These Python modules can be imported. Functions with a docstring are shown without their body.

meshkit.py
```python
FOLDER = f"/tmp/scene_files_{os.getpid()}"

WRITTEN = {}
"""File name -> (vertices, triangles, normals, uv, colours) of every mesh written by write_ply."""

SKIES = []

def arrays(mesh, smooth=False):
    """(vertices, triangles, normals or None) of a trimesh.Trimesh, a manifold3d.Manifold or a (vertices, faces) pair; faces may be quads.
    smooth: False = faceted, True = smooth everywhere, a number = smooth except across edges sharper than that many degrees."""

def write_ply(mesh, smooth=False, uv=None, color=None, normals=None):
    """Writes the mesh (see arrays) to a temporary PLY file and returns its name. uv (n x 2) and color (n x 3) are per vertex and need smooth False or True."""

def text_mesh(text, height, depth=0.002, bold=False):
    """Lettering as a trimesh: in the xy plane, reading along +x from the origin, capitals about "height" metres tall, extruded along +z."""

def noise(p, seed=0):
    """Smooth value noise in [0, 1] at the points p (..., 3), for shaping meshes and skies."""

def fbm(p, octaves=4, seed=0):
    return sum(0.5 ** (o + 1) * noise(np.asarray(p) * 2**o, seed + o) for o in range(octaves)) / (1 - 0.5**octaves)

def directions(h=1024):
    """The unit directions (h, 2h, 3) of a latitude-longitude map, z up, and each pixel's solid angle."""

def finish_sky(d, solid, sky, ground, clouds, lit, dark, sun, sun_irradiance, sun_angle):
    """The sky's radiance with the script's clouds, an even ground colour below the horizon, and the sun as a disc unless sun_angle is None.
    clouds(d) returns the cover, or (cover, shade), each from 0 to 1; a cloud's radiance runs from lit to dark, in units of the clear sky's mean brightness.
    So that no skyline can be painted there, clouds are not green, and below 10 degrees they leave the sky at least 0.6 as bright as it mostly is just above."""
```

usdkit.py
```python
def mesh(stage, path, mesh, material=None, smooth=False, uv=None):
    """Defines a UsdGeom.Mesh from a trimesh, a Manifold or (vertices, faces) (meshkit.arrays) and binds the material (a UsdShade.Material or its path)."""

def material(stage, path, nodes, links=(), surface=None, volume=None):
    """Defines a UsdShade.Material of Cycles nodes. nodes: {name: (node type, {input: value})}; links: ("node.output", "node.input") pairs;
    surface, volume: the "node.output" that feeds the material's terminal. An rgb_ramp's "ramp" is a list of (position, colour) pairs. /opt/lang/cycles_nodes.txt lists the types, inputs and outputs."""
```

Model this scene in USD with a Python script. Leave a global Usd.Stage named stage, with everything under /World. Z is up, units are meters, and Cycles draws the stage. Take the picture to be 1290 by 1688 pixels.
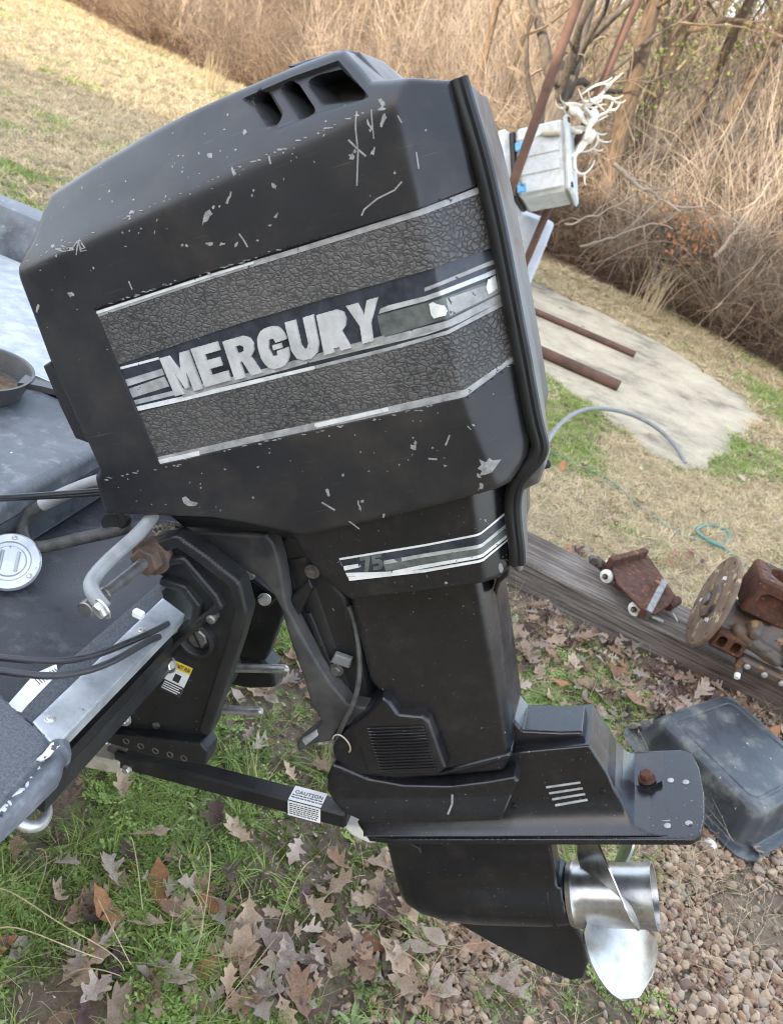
import math, random
import numpy as np, trimesh, shapely, usdkit, meshkit
from math import sin, cos, pi, radians, sqrt, atan2
from shapely.geometry import Polygon, LineString, Point
from scipy.spatial import Delaunay, cKDTree
from pxr import Usd, UsdGeom, UsdLux, UsdShade, Sdf, Gf, Vt

stage = Usd.Stage.CreateInMemory()
UsdGeom.SetStageUpAxis(stage, 'Z'); UsdGeom.SetStageMetersPerUnit(stage, 1.0)
UsdGeom.Xform.Define(stage, '/World')
random.seed(7); RNG = np.random.default_rng(7)

# ------------------------------------------------------------------ camera, sky, sun, exposure
EXPOSURE = 2.6
HROOF = 8.3
SKY_STRENGTH = 0.15
SUN_INTENSITY = 0.5
SUN_ELEV, SUN_AZ = radians(13.0), radians(205.0)      # azimuth = atan2(x, y) of the direction towards the sun
PW, PH, PF = 1290.0, 1688.0, 1275.0
PITCH, ROLL, YAW, EYE = radians(28), radians(20), radians(7.2), np.array([0, 0, 1.8])
FW = np.array([-sin(YAW)*cos(PITCH), cos(YAW)*cos(PITCH), -sin(PITCH)])
_r0 = np.array([cos(YAW), sin(YAW), 0]); _u0 = np.cross(_r0, FW)
RT = _r0*cos(ROLL) + _u0*sin(ROLL); UP = -_r0*sin(ROLL) + _u0*cos(ROLL)
cam = UsdGeom.Camera.Define(stage, '/World/camera')
cam.CreateHorizontalApertureAttr(36.0*PW/PH*1.0); cam.CreateVerticalApertureAttr(36.0)
cam.CreateFocalLengthAttr(36.0*PF/PH)
cam.CreateFStopAttr(8.0); cam.CreateFocusDistanceAttr(1.22)
cam.CreateExposureAttr(EXPOSURE); cam.CreateClippingRangeAttr(Gf.Vec2f(0.02, 2000))
_m = np.eye(4); _m[0, :3] = RT; _m[1, :3] = UP; _m[2, :3] = -FW; _m[3, :3] = EYE
cam.AddTransformOp().Set(Gf.Matrix4d(*_m.ravel().tolist()))
sunv = np.array([sin(SUN_AZ)*cos(SUN_ELEV), cos(SUN_AZ)*cos(SUN_ELEV), sin(SUN_ELEV)])
dome = UsdLux.DomeLight.Define(stage, '/World/sky')
_sky = usdkit.material(stage, '/World/Looks/sky_air', {
    's': ('sky_texture', {'sky_type': 'single_scattering', 'sun_disc': False, 'sun_elevation': SUN_ELEV, 'sun_rotation': SUN_AZ, 'altitude': 200.0, 'air_density': 1.0, 'aerosol_density': 2.2, 'ozone_density': 1.0}),
    'tc': ('texture_coordinate', {}), 'mp': ('mapping', {'scale': (1.6, 1.6, 3.5)}),
    'n': ('noise_texture', {'scale': 1.4, 'detail': 6.0, 'roughness': 0.55}),
    'r': ('rgb_ramp', {'ramp': [(0.38, (0.15,)*3), (0.66, (0.75,)*3)]}),
    'mix': ('mix_color', {'blend_type': 'mix', 'b': (4.7, 5.0, 5.6)}),
    'b': ('background_shader', {'strength': SKY_STRENGTH})},
    [('tc.generated', 'mp.vector'), ('mp.vector', 'n.vector'), ('n.fac', 'r.fac'), ('r.color', 'mix.fac'), ('s.color', 'mix.a'), ('mix.result', 'b.color')], surface='b.background')
UsdShade.MaterialBindingAPI.Apply(dome.GetPrim()).Bind(_sky)
dome.GetPrim().SetCustomDataByKey('label', 'pale hazy winter sky behind the bare trees'); dome.GetPrim().SetCustomDataByKey('kind', 'structure')
sun = UsdLux.DistantLight.Define(stage, '/World/sun')
sun.CreateIntensityAttr(SUN_INTENSITY); sun.CreateAngleAttr(0.5); sun.CreateNormalizeAttr(True); sun.CreateColorAttr(Gf.Vec3f(1.0, 0.86, 0.66))
_z = sunv; _x = np.cross([0, 0, 1], _z); _x /= np.linalg.norm(_x); _y = np.cross(_z, _x)
_m = np.eye(4); _m[0, :3] = _x; _m[1, :3] = _y; _m[2, :3] = _z
sun.AddTransformOp().Set(Gf.Matrix4d(*_m.ravel().tolist()))

# ------------------------------------------------------------------ from a direction of view to a point of the place
def ray(px, py): return RT*((px-PW/2)/PF) - UP*((py-PH/2)/PF) + FW
def onz(px, py, z=0.0): d = ray(px, py); return EYE + d*((z-EYE[2])/d[2])
def ony(px, py, y): d = ray(px, py); return EYE + d*((y-EYE[1])/d[1])
def onx(px, py, x): d = ray(px, py); return EYE + d*((x-EYE[0])/d[0])
def proj(P):
    v = np.asarray(P, float) - EYE; w = v @ FW
    return PW/2 + PF*(v @ RT)/w, PH/2 - PF*(v @ UP)/w, w

# ------------------------------------------------------------------ stage helpers
_used = {}
def free(parent, name):
    k = _used.get((parent, name), 0); _used[(parent, name)] = k+1
    return f'{parent}/{name}' + (f'_{k:03d}' if k else '')
def tag(prim, label=None, cat=None, group=None, kind=None):
    for k, v in (('label', label), ('category', cat), ('group', group), ('kind', kind)):
        if v: prim.SetCustomDataByKey(k, v)
    return prim
def mat4(loc=(0, 0, 0), R=None, s=1.0):
    m = np.eye(4); R = np.eye(3) if R is None else np.asarray(R)
    m[:3, :3] = (R*s).T; m[3, :3] = loc
    return Gf.Matrix4d(*m.ravel().tolist())
def rot(ax, a):
    return trimesh.transformations.rotation_matrix(a, ax)[:3, :3]
def euler(rx, ry, rz): return rot([0, 0, 1], rz) @ rot([0, 1, 0], ry) @ rot([1, 0, 0], rx)
def thing(name, label, cat, loc=(0, 0, 0), R=None, s=1.0, group=None, kind=None):
    p = free('/World', name); x = UsdGeom.Xform.Define(stage, p)
    x.AddTransformOp().Set(mat4(loc, R, s)); tag(x.GetPrim(), label, cat, group, kind)
    return p
def copy_of(first, name, label, cat, loc, R=None, s=1.0, group=None):
    p = free('/World', name); x = UsdGeom.Xform.Define(stage, p)
    x.GetPrim().GetReferences().AddInternalReference(first); x.GetPrim().SetInstanceable(True)
    x.ClearXformOpOrder(); x.AddTransformOp().Set(mat4(loc, R, s)); tag(x.GetPrim(), label, cat, group)
    return p
def tidy(mesh):
    if isinstance(mesh, trimesh.Trimesh): mesh = mesh.copy(); mesh.remove_unreferenced_vertices()
    return mesh
def part(parent, name, mesh, mat, smooth=35, label=None, kind=None, uv=None):
    p = free(parent, name); m = usdkit.mesh(stage, p, tidy(mesh), MAT[mat], smooth, uv)
    tag(m.GetPrim(), label, kind=kind)
    return p
def single(name, mesh, mat, label, cat=None, group=None, kind=None, smooth=35):
    p = free('/World', name); m = usdkit.mesh(stage, p, tidy(mesh), MAT[mat], smooth)
    tag(m.GetPrim(), label, cat, group, kind); return p
def instancer(name, protos, pos, quat, scale, idx, label, mats, parent='/World', kind='stuff', smooth=True):
    p = free(parent, name); pi_ = UsdGeom.PointInstancer.Define(stage, p)
    rel = pi_.CreatePrototypesRel()
    for i, m in enumerate(protos):
        q = f'{p}/kind_{i}'; usdkit.mesh(stage, q, tidy(m), MAT[mats[i]], smooth); rel.AddTarget(q)
    pi_.CreatePositionsAttr(Vt.Vec3fArray.FromNumpy(np.asarray(pos, np.float32)))
    pi_.CreateProtoIndicesAttr(Vt.IntArray.FromNumpy(np.asarray(idx, np.int32)))
    pi_.CreateScalesAttr(Vt.Vec3fArray.FromNumpy(np.asarray(scale, np.float32)))
    q = np.asarray(quat, float)
    pi_.CreateOrientationsAttr(Vt.QuathArray([Gf.Quath(float(a), float(b), float(c), float(d)) for a, b, c, d in q]))
    tag(pi_.GetPrim(), label, kind=kind); return p
def quats(yaw, tx, ty):
    """yaw about z after small tilts about x and y, as (w, x, y, z)"""
    out = np.zeros((len(yaw), 4))
    cy, sy, ca, sa, cb, sb = np.cos(yaw/2), np.sin(yaw/2), np.cos(tx/2), np.sin(tx/2), np.cos(ty/2), np.sin(ty/2)
    w, x, y, z = ca*cb, sa*cb, ca*sb, -sa*sb          # tilt x * tilt y (approx order)
    out[:, 0] = cy*w - sy*z; out[:, 1] = cy*x - sy*y; out[:, 2] = cy*y + sy*x; out[:, 3] = cy*z + sy*w
    return out

# ------------------------------------------------------------------ shapes
cat = trimesh.util.concatenate
def box(c, s, R=None):
    b = trimesh.creation.box(s)
    T = np.eye(4); T[:3, :3] = np.eye(3) if R is None else R; T[:3, 3] = c
    b.apply_transform(T); return b
def rbox(c, s, r=0.006, R=None):
    """a box with chamfered edges"""
    h = np.array(s)/2; r = min(r, h.min()*0.8); pts = []
    for sx in (-1, 1):
        for sy in (-1, 1):
            for sz in (-1, 1):
                g = np.array([sx, sy, sz])
                for k in range(3):
                    e = h - r*np.array([k != 0, k != 1, k != 2]); pts.append(g*e)
    m = trimesh.convex.convex_hull(np.array(pts))
    T = np.eye(4); T[:3, :3] = np.eye(3) if R is None else R; T[:3, 3] = c
    m.apply_transform(T); return m
def frame_of(d):
    d = np.asarray(d, float)/np.linalg.norm(d)
    a = np.cross(d, [0, 0, 1.0] if abs(d[2]) < .9 else [1.0, 0, 0]); a /= np.linalg.norm(a)
    return a, np.cross(d, a), d
def tube(P, r, n=8, caps=True, squash=None):
    P = np.asarray(P, float); r = np.broadcast_to(np.asarray(r, float), (len(P),))
    t = np.gradient(P, axis=0); t /= np.linalg.norm(t, axis=1, keepdims=True)+1e-12
    a, b, _ = frame_of(t[0]); A = []; B = []
    for i in range(len(P)):
        a = a - t[i]*(a @ t[i]); a /= np.linalg.norm(a)+1e-12; A.append(a); B.append(np.cross(t[i], a))
    A, B = np.array(A), np.array(B); an = np.arange(n)*2*pi/n
    V = P[:, None] + r[:, None, None]*(np.cos(an)[None, :, None]*A[:, None] + np.sin(an)[None, :, None]*B[:, None])
    i, j = np.meshgrid(np.arange(len(P)-1), np.arange(n), indexing='ij')
    q = np.stack([i*n+j, i*n+(j+1) % n, (i+1)*n+(j+1) % n, (i+1)*n+j], -1).reshape(-1, 4)
    F = np.vstack([q[:, [0, 1, 2]], q[:, [0, 2, 3]]]); V = V.reshape(-1, 3)
    if caps:
        k = len(V); V = np.vstack([V, P[0], P[-1]]); e = (len(P)-1)*n
        F = np.vstack([F, [[k, (j+1) % n, j] for j in range(n)], [[k+1, e+j, e+(j+1) % n] for j in range(n)]])
    return trimesh.Trimesh(V, F, process=False)
def spline(P, n=40):
    from scipy.interpolate import CubicSpline
    P = np.asarray(P, float); t = np.r_[0, np.cumsum(np.linalg.norm(np.diff(P, axis=0), axis=1))]
    return CubicSpline(t, P)(np.linspace(0, t[-1], n))
def lathe(profile, c, d, n=32):
    """profile: (distance along the axis, radius) pairs"""
    a, b, d = frame_of(d); an = np.arange(n)*2*pi/n
    pr = np.asarray(profile, float)
    V = np.asarray(c) + pr[:, 0, None, None]*d + pr[:, 1, None, None]*(np.cos(an)[None, :, None]*a + np.sin(an)[None, :, None]*b)
    m = len(pr); i, j = np.meshgrid(np.arange(m-1), np.arange(n), indexing='ij')
    q = np.stack([i*n+j, i*n+(j+1) % n, (i+1)*n+(j+1) % n, (i+1)*n+j], -1).reshape(-1, 4)
    F = np.vstack([q[:, [0, 1, 2]], q[:, [0, 2, 3]]])
    return trimesh.Trimesh(V.reshape(-1, 3), F, process=False)
def cyl(a, b, r, n=20, bev=0.0015):
    a, b = np.asarray(a, float), np.asarray(b, float); L = np.linalg.norm(b-a)
    return lathe([(0, 0), (0, max(r-bev, 1e-4)), (bev, r), (L-bev, r), (L, max(r-bev, 1e-4)), (L, 0)], a, b-a, n)
def hexbolt(c, d, r=0.008, h=0.006):
    m = lathe([(0, 0), (0, r), (h*.8, r), (h, r*.85), (h, 0)], c, d, 6)
    w = lathe([(0, 0), (0, r*1.35), (h*.25, r*1.3), (h*.25, 0)], c, d, 16)
    return cat([m, w])
def panhead(c, d, r=0.007):
    return cat([lathe([(0, r*1.3), (r*.15, r*1.3), (r*.2, r), (r*.45, r*.8), (r*.55, r*.45), (r*.3, r*.4), (r*.3, 0)], c, d, 16)])
def fill(poly, g=0.004, feats=(), rings=()):
    """a dense triangulation of a plane polygon: (points, triangles)"""
    pts = []
    def walk(line, s):
        n = max(2, int(math.ceil(line.length/s))); return np.array([line.interpolate(k/n, normalized=True).coords[0] for k in range(n)])
    def ringpts(p, s):
        out = []
        for q in (p.geoms if hasattr(p, 'geoms') else [p]):
            if q.is_empty: continue
            for rg in [q.exterior, *q.interiors]: out.append(walk(rg, s))
            # keep the corners
        return out
    edge = []
    for rg in [poly.exterior, *poly.interiors]:
        c = np.array(rg.coords)
        for a, b in zip(c[:-1], c[1:]):
            n = max(1, int(math.ceil(np.linalg.norm(b-a)/g))); edge.append(a + (b-a)*(np.arange(n)/n)[:, None])
    edge = np.vstack(edge); keep = [edge]
    for d in rings: keep += ringpts(poly.buffer(-d), g)
    for f in feats:
        if isinstance(f, np.ndarray): keep.append(f); continue
        for q in (f.geoms if hasattr(f, 'geoms') else [f]):
            if q.geom_type == 'Polygon':
                for rg in [q.exterior, *q.interiors]: keep.append(walk(rg, g*.7))
            elif not q.is_empty: keep.append(walk(q, g*.7))
    fixed = np.vstack(keep)
    fixed = fixed[shapely.contains_xy(poly.buffer(1e-7), fixed)]
    fixed = fixed[np.unique(np.round(fixed/(g*.02)).astype(int), axis=0, return_index=True)[1]]
    x0, y0, x1, y1 = poly.bounds
    xs, ys = np.meshgrid(np.arange(x0, x1+g, g), np.arange(y0, y1+g, g*.866)); xs[1::2] += g/2
    grid = np.stack([xs.ravel(), ys.ravel()], 1); grid = grid[shapely.contains_xy(poly, grid)]
    if len(grid): grid = grid[cKDTree(fixed).query(grid)[0] > g*.5]
    P = np.vstack([fixed, grid]); T = Delaunay(P).simplices
    c = P[T].mean(1); T = T[shapely.contains_xy(poly, c)]
    a = P[T[:, 1]]-P[T[:, 0]]; b = P[T[:, 2]]-P[T[:, 0]]; ar = a[:, 0]*b[:, 1]-a[:, 1]*b[:, 0]
    T[ar < 0] = T[ar < 0][:, ::-1]
    return P, T[np.abs(ar) > 1e-12]
def skin(P, T, y0, y1):
    """closes two height fields (near y0, far y1) over the same plane mesh in (x, z)"""
    n = len(P); V = np.vstack([np.c_[P[:, 0], y0, P[:, 1]], np.c_[P[:, 0], y1, P[:, 1]]])
    e = np.vstack([T[:, [0, 1]], T[:, [1, 2]], T[:, [2, 0]]]); k = np.sort(e, 1)
    u, inv, cnt = np.unique(k, axis=0, return_inverse=True, return_counts=True)
    b = e[cnt[inv.ravel()] == 1]
    side = np.vstack([np.c_[b[:, 1], b[:, 0], b[:, 0]+n], np.c_[b[:, 1], b[:, 0]+n, b[:, 1]+n]])
    m = trimesh.Trimesh(V, np.vstack([T, T[:, ::-1]+n, side]), process=False)
    return m
def roundoff(P, poly, r):
    d = shapely.distance(shapely.points(P), poly.boundary); t = np.clip(r-d, 0, r)
    return r - np.sqrt(np.maximum(r*r-t*t, 0))
def ringset(r): return [r*k for k in (.04, .15, .32, .55, .8, 1.0)]
def softmax(k, *ys):
    Y = np.stack(np.broadcast_arrays(*ys)); m = Y.max(0); return m + k*np.log(np.exp((Y-m)/k).sum(0))
def inside(P, poly, w=0.0012):
    """1 inside the polygon, 0 outside, over a step of width w"""
    d = shapely.distance(shapely.points(P), poly.boundary); s = np.where(shapely.contains_xy(poly, P), d, -d)
    return np.clip(s/w+.5, 0, 1)
def noise3(P, s, seed=0): return meshkit.noise(np.asarray(P)*s, seed)
# ------------------------------------------------------------------ materials
MAT = {}
def g3(v): return (v, v, v) if np.ndim(v) == 0 else tuple(v)
def pm(name, c0, c1=None, scale=12, rough=(.45, .6), metal=0.0, bump=.15, bscale=120, stretch=(1, 1, 1), chips=(), mid=(.35, .65), random=0.0, spec=.5, coord='object', trans=None, detail=4, bdist=.002, dirt=None, coat=0.0, hair=0.0):
    """principled surface: two tones mixed by noise, uneven gloss, fine relief; chips: (colour, scale, threshold, metallic) layers of flaked spots"""
    c0 = g3(c0); c1 = g3(c1) if c1 is not None else tuple(x*.7 for x in c0)
    N = {'tc': ('texture_coordinate', {}), 'mp': ('mapping', {'scale': stretch}),
         'n1': ('noise_texture', {'scale': float(scale), 'detail': float(detail), 'roughness': .6}),
         'r1': ('rgb_ramp', {'ramp': [(mid[0], c0), (mid[1], c1)]}),
         'n2': ('noise_texture', {'scale': float(bscale), 'detail': 5.0, 'roughness': .65}),
         'rr': ('map_range', {'from_min': .3, 'from_max': .7, 'to_min': rough[0], 'to_max': rough[1]}),
         'bp': ('bump', {'strength': float(bump), 'distance': float(bdist)}),
         'p': ('principled_bsdf', {'metallic': float(metal), 'specular_ior_level': spec, 'coat_weight': coat})}
    L = [(f'tc.{coord}', 'mp.vector'), ('mp.vector', 'n1.vector'), ('mp.vector', 'n2.vector'), ('n1.fac', 'r1.fac'), ('n1.fac', 'rr.value'), ('rr.result', 'p.roughness'), ('n2.fac', 'bp.height'), ('bp.normal', 'p.normal')]
    col = 'r1.color'
    if random:
        N['oi'] = ('object_info', {}); N['rm'] = ('map_range', {'from_min': 0, 'from_max': 1, 'to_min': 1-random, 'to_max': 1+random})
        N['rv'] = ('mix_color', {'blend_type': 'multiply', 'fac': 1.0, 'use_clamp': False})
        L += [('oi.random', 'rm.value'), (col, 'rv.a'), ('rm.result', 'rv.b')]; col = 'rv.result'
    if dirt:
        dc, dscale, lo, hi = dirt
        N['dn'] = ('noise_texture', {'scale': float(dscale), 'detail': 8.0, 'roughness': .7}); N['dr'] = ('rgb_ramp', {'ramp': [(lo, (0, 0, 0)), (hi, (1, 1, 1))]})
        N['dm'] = ('mix_color', {'blend_type': 'mix', 'b': g3(dc)})
        L += [('tc.'+coord, 'dn.vector'), ('dn.fac', 'dr.fac'), ('dr.color', 'dm.fac'), (col, 'dm.a')]; col = 'dm.result'
    if hair:
        N['hm'] = ('mapping', {'rotation': (0, .35, 0), 'scale': (3, 3, 130)}); N['hn'] = ('noise_texture', {'scale': 3.0, 'detail': 4.0, 'roughness': .7}); N['hr'] = ('rgb_ramp', {'ramp': [(.66, (0, 0, 0)), (.74, (1, 1, 1))]})
        N['hm2'] = ('mapping', {'rotation': (0, -1.1, 0), 'scale': (5, 5, 170)}); N['hn2'] = ('noise_texture', {'scale': 2.0, 'detail': 3.0, 'roughness': .7}); N['hr2'] = ('rgb_ramp', {'ramp': [(.68, (0, 0, 0)), (.72, (1, 1, 1))]})
        N['ha'] = ('math', {'math_type': 'maximum'}); N['hs'] = ('math', {'math_type': 'multiply', 'value2': float(hair)}); N['hx'] = ('mix_color', {'blend_type': 'mix', 'b': (.20, .19, .175)})
        L += [('tc.'+coord, 'hm.vector'), ('hm.vector', 'hn.vector'), ('hn.fac', 'hr.fac'), ('tc.'+coord, 'hm2.vector'), ('hm2.vector', 'hn2.vector'), ('hn2.fac', 'hr2.fac'), ('hr.color', 'ha.value1'), ('hr2.color', 'ha.value2'), ('ha.value', 'hs.value1'), ('hs.value', 'hx.fac'), (col, 'hx.a')]; col = 'hx.result'
    mt = None
    for i, ch in enumerate(chips):
        cc, cs, th = ch[:3]
        N[f'cn{i}'] = ('noise_texture', {'scale': float(cs), 'detail': 3.0, 'roughness': .55})
        N[f'cr{i}'] = ('rgb_ramp', {'ramp': [(th, (0, 0, 0)), (th+.012, (1, 1, 1))]})
        N[f'cm{i}'] = ('mix_color', {'blend_type': 'mix', 'b': g3(cc)})
        L += [(f'tc.{coord}', f'cn{i}.vector'), (f'cn{i}.fac', f'cr{i}.fac'), (f'cr{i}.color', f'cm{i}.fac'), (col, f'cm{i}.a')]; col = f'cm{i}.result'
    L.append((col, 'p.base_color')); out = 'p.BSDF'
    if trans:
        N['tl'] = ('translucent_bsdf', {}); N['mc'] = ('mix_closure', {'fac': float(trans)})
        L += [(col, 'tl.color'), ('p.BSDF', 'mc.closure1'), ('tl.BSDF', 'mc.closure2')]; out = 'mc.closure'
    MAT[name] = usdkit.material(stage, f'/World/Looks/{name}', N, L, surface=out); return MAT[name]

CHIP = (.28, .27, .255)
pm('cowl_paint', (.0065, .0070, .0088), (.0125, .0125, .0138), 3, (.20, .58), spec=.42, bump=.06, bscale=260, chips=[(CHIP, 95, .735), (CHIP, 38, .765)], dirt=((.060, .050, .038), 5.5, .47, .95), hair=.16)
pm('pan_paint', (.005, .006, .011), (.020, .021, .026), 6, (.3, .44), bump=.05, bscale=260, chips=[(CHIP, 120, .75)], dirt=((.05, .048, .045), 9, .6, .95))
pm('gloss_paint', (.0035, .0035, .0045), (.0065, .0065, .0075), 7, (.13, .34), spec=.5, bump=.06, bscale=300, chips=[((.32, .31, .29), 260, .72)], dirt=((.035, .031, .027), 14, .56, .95), hair=.07)
pm('cast_paint', (.005, .005, .006), (.011, .011, .011), 16, (.32, .58), spec=.42, bump=.22, bscale=330, chips=[((.25, .24, .22), 210, .73)], dirt=((.055, .048, .038), 18, .6, .9))
pm('arm_paint', (.022, .022, .023), (.060, .056, .052), 14, (.45, .65), bump=.2, bscale=320, dirt=((.02, .02, .02), 20, .5, .8))
pm('rear_cover', (.025, .023, .021), (.045, .041, .037), 6, (.45, .62), bump=.1, bscale=200, chips=[((.3, .28, .26), 130, .74)], dirt=((.12, .105, .085), 5, .45, .9))
pm('rubber', (.004, .004, .004), (.007, .007, .007), 30, (.38, .6), spec=.35, bump=.08, bscale=150)
pm('chip', (.15, .145, .14), (.27, .265, .25), 160, (.6, .8), bump=.3, bscale=400)
pm('foil', (.30, .31, .31), (.52, .53, .52), 40, (.3, .5), metal=.55, bump=.12, bscale=300, chips=[((.10, .12, .14), 60, .66), ((.02, .02, .025), 190, .72)], stretch=(1, 1, 1))
pm('foil_worn', (.20, .20, .195), (.34, .335, .325), 55, (.45, .65), metal=.15, bump=.2, bscale=260, chips=[((.04, .05, .065), 85, .66), ((.45, .45, .43), 110, .7)])
pm('foil_bright', (.60, .62, .61), (.78, .79, .77), 30, (.28, .42), metal=.4, bump=.06, bscale=300, chips=[((.06, .08, .11), 150, .69)])
pm('foil_dark', (.012, .014, .020), (.03, .035, .045), 30, (.2, .38), bump=.05, bscale=300, chips=[((.3, .31, .31), 120, .72)])
pm('letter_metal', (.36, .355, .345), (.47, .465, .45), 50, (.45, .62), metal=.2, bump=.15, bscale=350, chips=[((.2, .2, .195), 140, .70), ((.62, .62, .6), 190, .72)])
pm('olive_foil', (.07, .08, .075), (.12, .13, .12), 60, (.3, .45), metal=.2, bump=.1)
pm('alloy', (.40, .42, .44), (.54, .55, .56), 18, (.30, .46), metal=.75, bump=.12, bscale=180, chips=[((.2, .22, .25), 70, .7)], dirt=((.12, .13, .15), 10, .55, .9))
pm('steel', (.33, .325, .315), (.46, .455, .44), 14, (.22, .40), metal=1.0, bump=.05, bscale=300, dirt=((.16, .145, .12), 22, .52, .85), hair=.25)
pm('bolt_steel', (.4, .39, .37), (.56, .55, .52), 60, (.3, .5), metal=.85, bump=.1)
pm('dark_steel', (.12, .115, .11), (.22, .21, .2), 40, (.3, .45), metal=.8, bump=.1)
pm('rust', (.085, .034, .019), (.045, .022, .015), 26, (.75, .95), bump=.5, bscale=170, chips=[((.17, .07, .028), 42, .64)], spec=.25)
pm('rust_pipe', (.105, .056, .040), (.062, .038, .029), 5, (.7, .9), bump=.3, bscale=90, spec=.25)
pm('rust_oily', (.045, .042, .04), (.10, .055, .028), 14, (.45, .75), bump=.45, bscale=140, chips=[((.20, .115, .045), 16, .63), ((.025, .025, .025), 25, .63)])
pm('nut_rust', (.05, .042, .037), (.11, .065, .038), 60, (.5, .8), bump=.4)
pm('rust_flange', (.15, .095, .06), (.09, .058, .038), 18, (.6, .85), bump=.3, bscale=120, chips=[((.3, .24, .15), 20, .62)])
pm('nylon', (.72, .70, .64), (.6, .57, .5), 30, (.4, .6))
pm('boat_grey', (.060, .066, .076), (.115, .122, .135), 22, (.42, .62), bump=.5, bscale=420, bdist=.001, dirt=((.20, .21, .22), 30, .54, .74), chips=[((.4, .42, .43), 60, .73)])
pm('boat_dark', (.012, .0135, .017), (.032, .034, .039), 16, (.3, .5), bump=.25, bscale=260, dirt=((.13, .135, .14), 13, .56, .82), chips=[((.36, .36, .36), 34, .745)])
pm('boat_wall', (.012, .014, .018), (.04, .045, .052), 30, (.4, .6), bump=.3, bscale=200, dirt=((.10, .11, .13), 28, .55, .75))
pm('speckle', (.03, .033, .04), (.085, .09, .10), 320, (.4, .6), bump=.4, bscale=500, bdist=.001)
pm('carpet', (.26, .28, .295), (.38, .40, .41), 26, (.85, 1.0), bump=.8, bscale=260, stretch=(1, 1, 1), dirt=((.2, .22, .24), 9, .5, .9))
pm('flake_white', (.42, .43, .43), (.62, .62, .6), 60, (.6, .8), bump=.4, bscale=150, chips=[((.05, .05, .055), 50, .6)])
pm('cast_iron', (.022, .022, .023), (.045, .043, .042), 25, (.35, .55), bump=.3, bscale=160)
pm('pan_dirt', (.12, .075, .04), (.05, .032, .02), 60, (.8, 1), bump=.8, bscale=100)
pm('cable', (.012, .012, .013), (.022, .022, .023), 40, (.3, .45))
pm('tube_grey', (.17, .175, .175), (.25, .255, .255), 30, (.4, .55), bump=.05)
pm('hose_black', (.02, .02, .02), (.07, .068, .062), 50, (.5, .7), bump=.3, bscale=150)
pm('nest', (.34, .30, .22), (.16, .13, .09), 90, (.9, 1), bump=1.0, bscale=180, chips=[((.03, .03, .03), 60, .6)])
pm('sticker_white', (.75, .75, .72), (.62, .61, .58), 40, (.4, .6), bump=.03)
pm('sticker_yellow', (.75, .50, .03), (.66, .44, .03), 40, (.4, .6), bump=.03)
pm('sticker_black', (.02, .02, .02), (.03, .03, .03), 40, (.4, .6), bump=.03)
pm('print', (.05, .05, .05), (.08, .08, .08), 40, (.5, .6), bump=.0)
pm('zinc', (.52, .51, .45), (.66, .64, .56), 30, (.5, .7), bump=.15)
pm('beige', (.30, .26, .19), (.42, .37, .28), 20, (.5, .7), bump=.2, dirt=((.1, .085, .06), 20, .55, .8))
pm('tub_plastic', (.011, .0125, .015), (.026, .029, .034), 8, (.30, .50), bump=.3, bscale=120, dirt=((.16, .155, .125), 9, .50, .80), chips=[((.3, .3, .28), 60, .72)], hair=.25)
pm('barrel_plastic', (.34, .36, .40), (.42, .44, .48), 3, (.4, .55), bump=.1, bscale=30)
pm('crate_plastic', (.31, .325, .325), (.42, .43, .425), 6, (.4, .6), bump=.1, dirt=((.19, .17, .14), 7, .5, .85))
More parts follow.
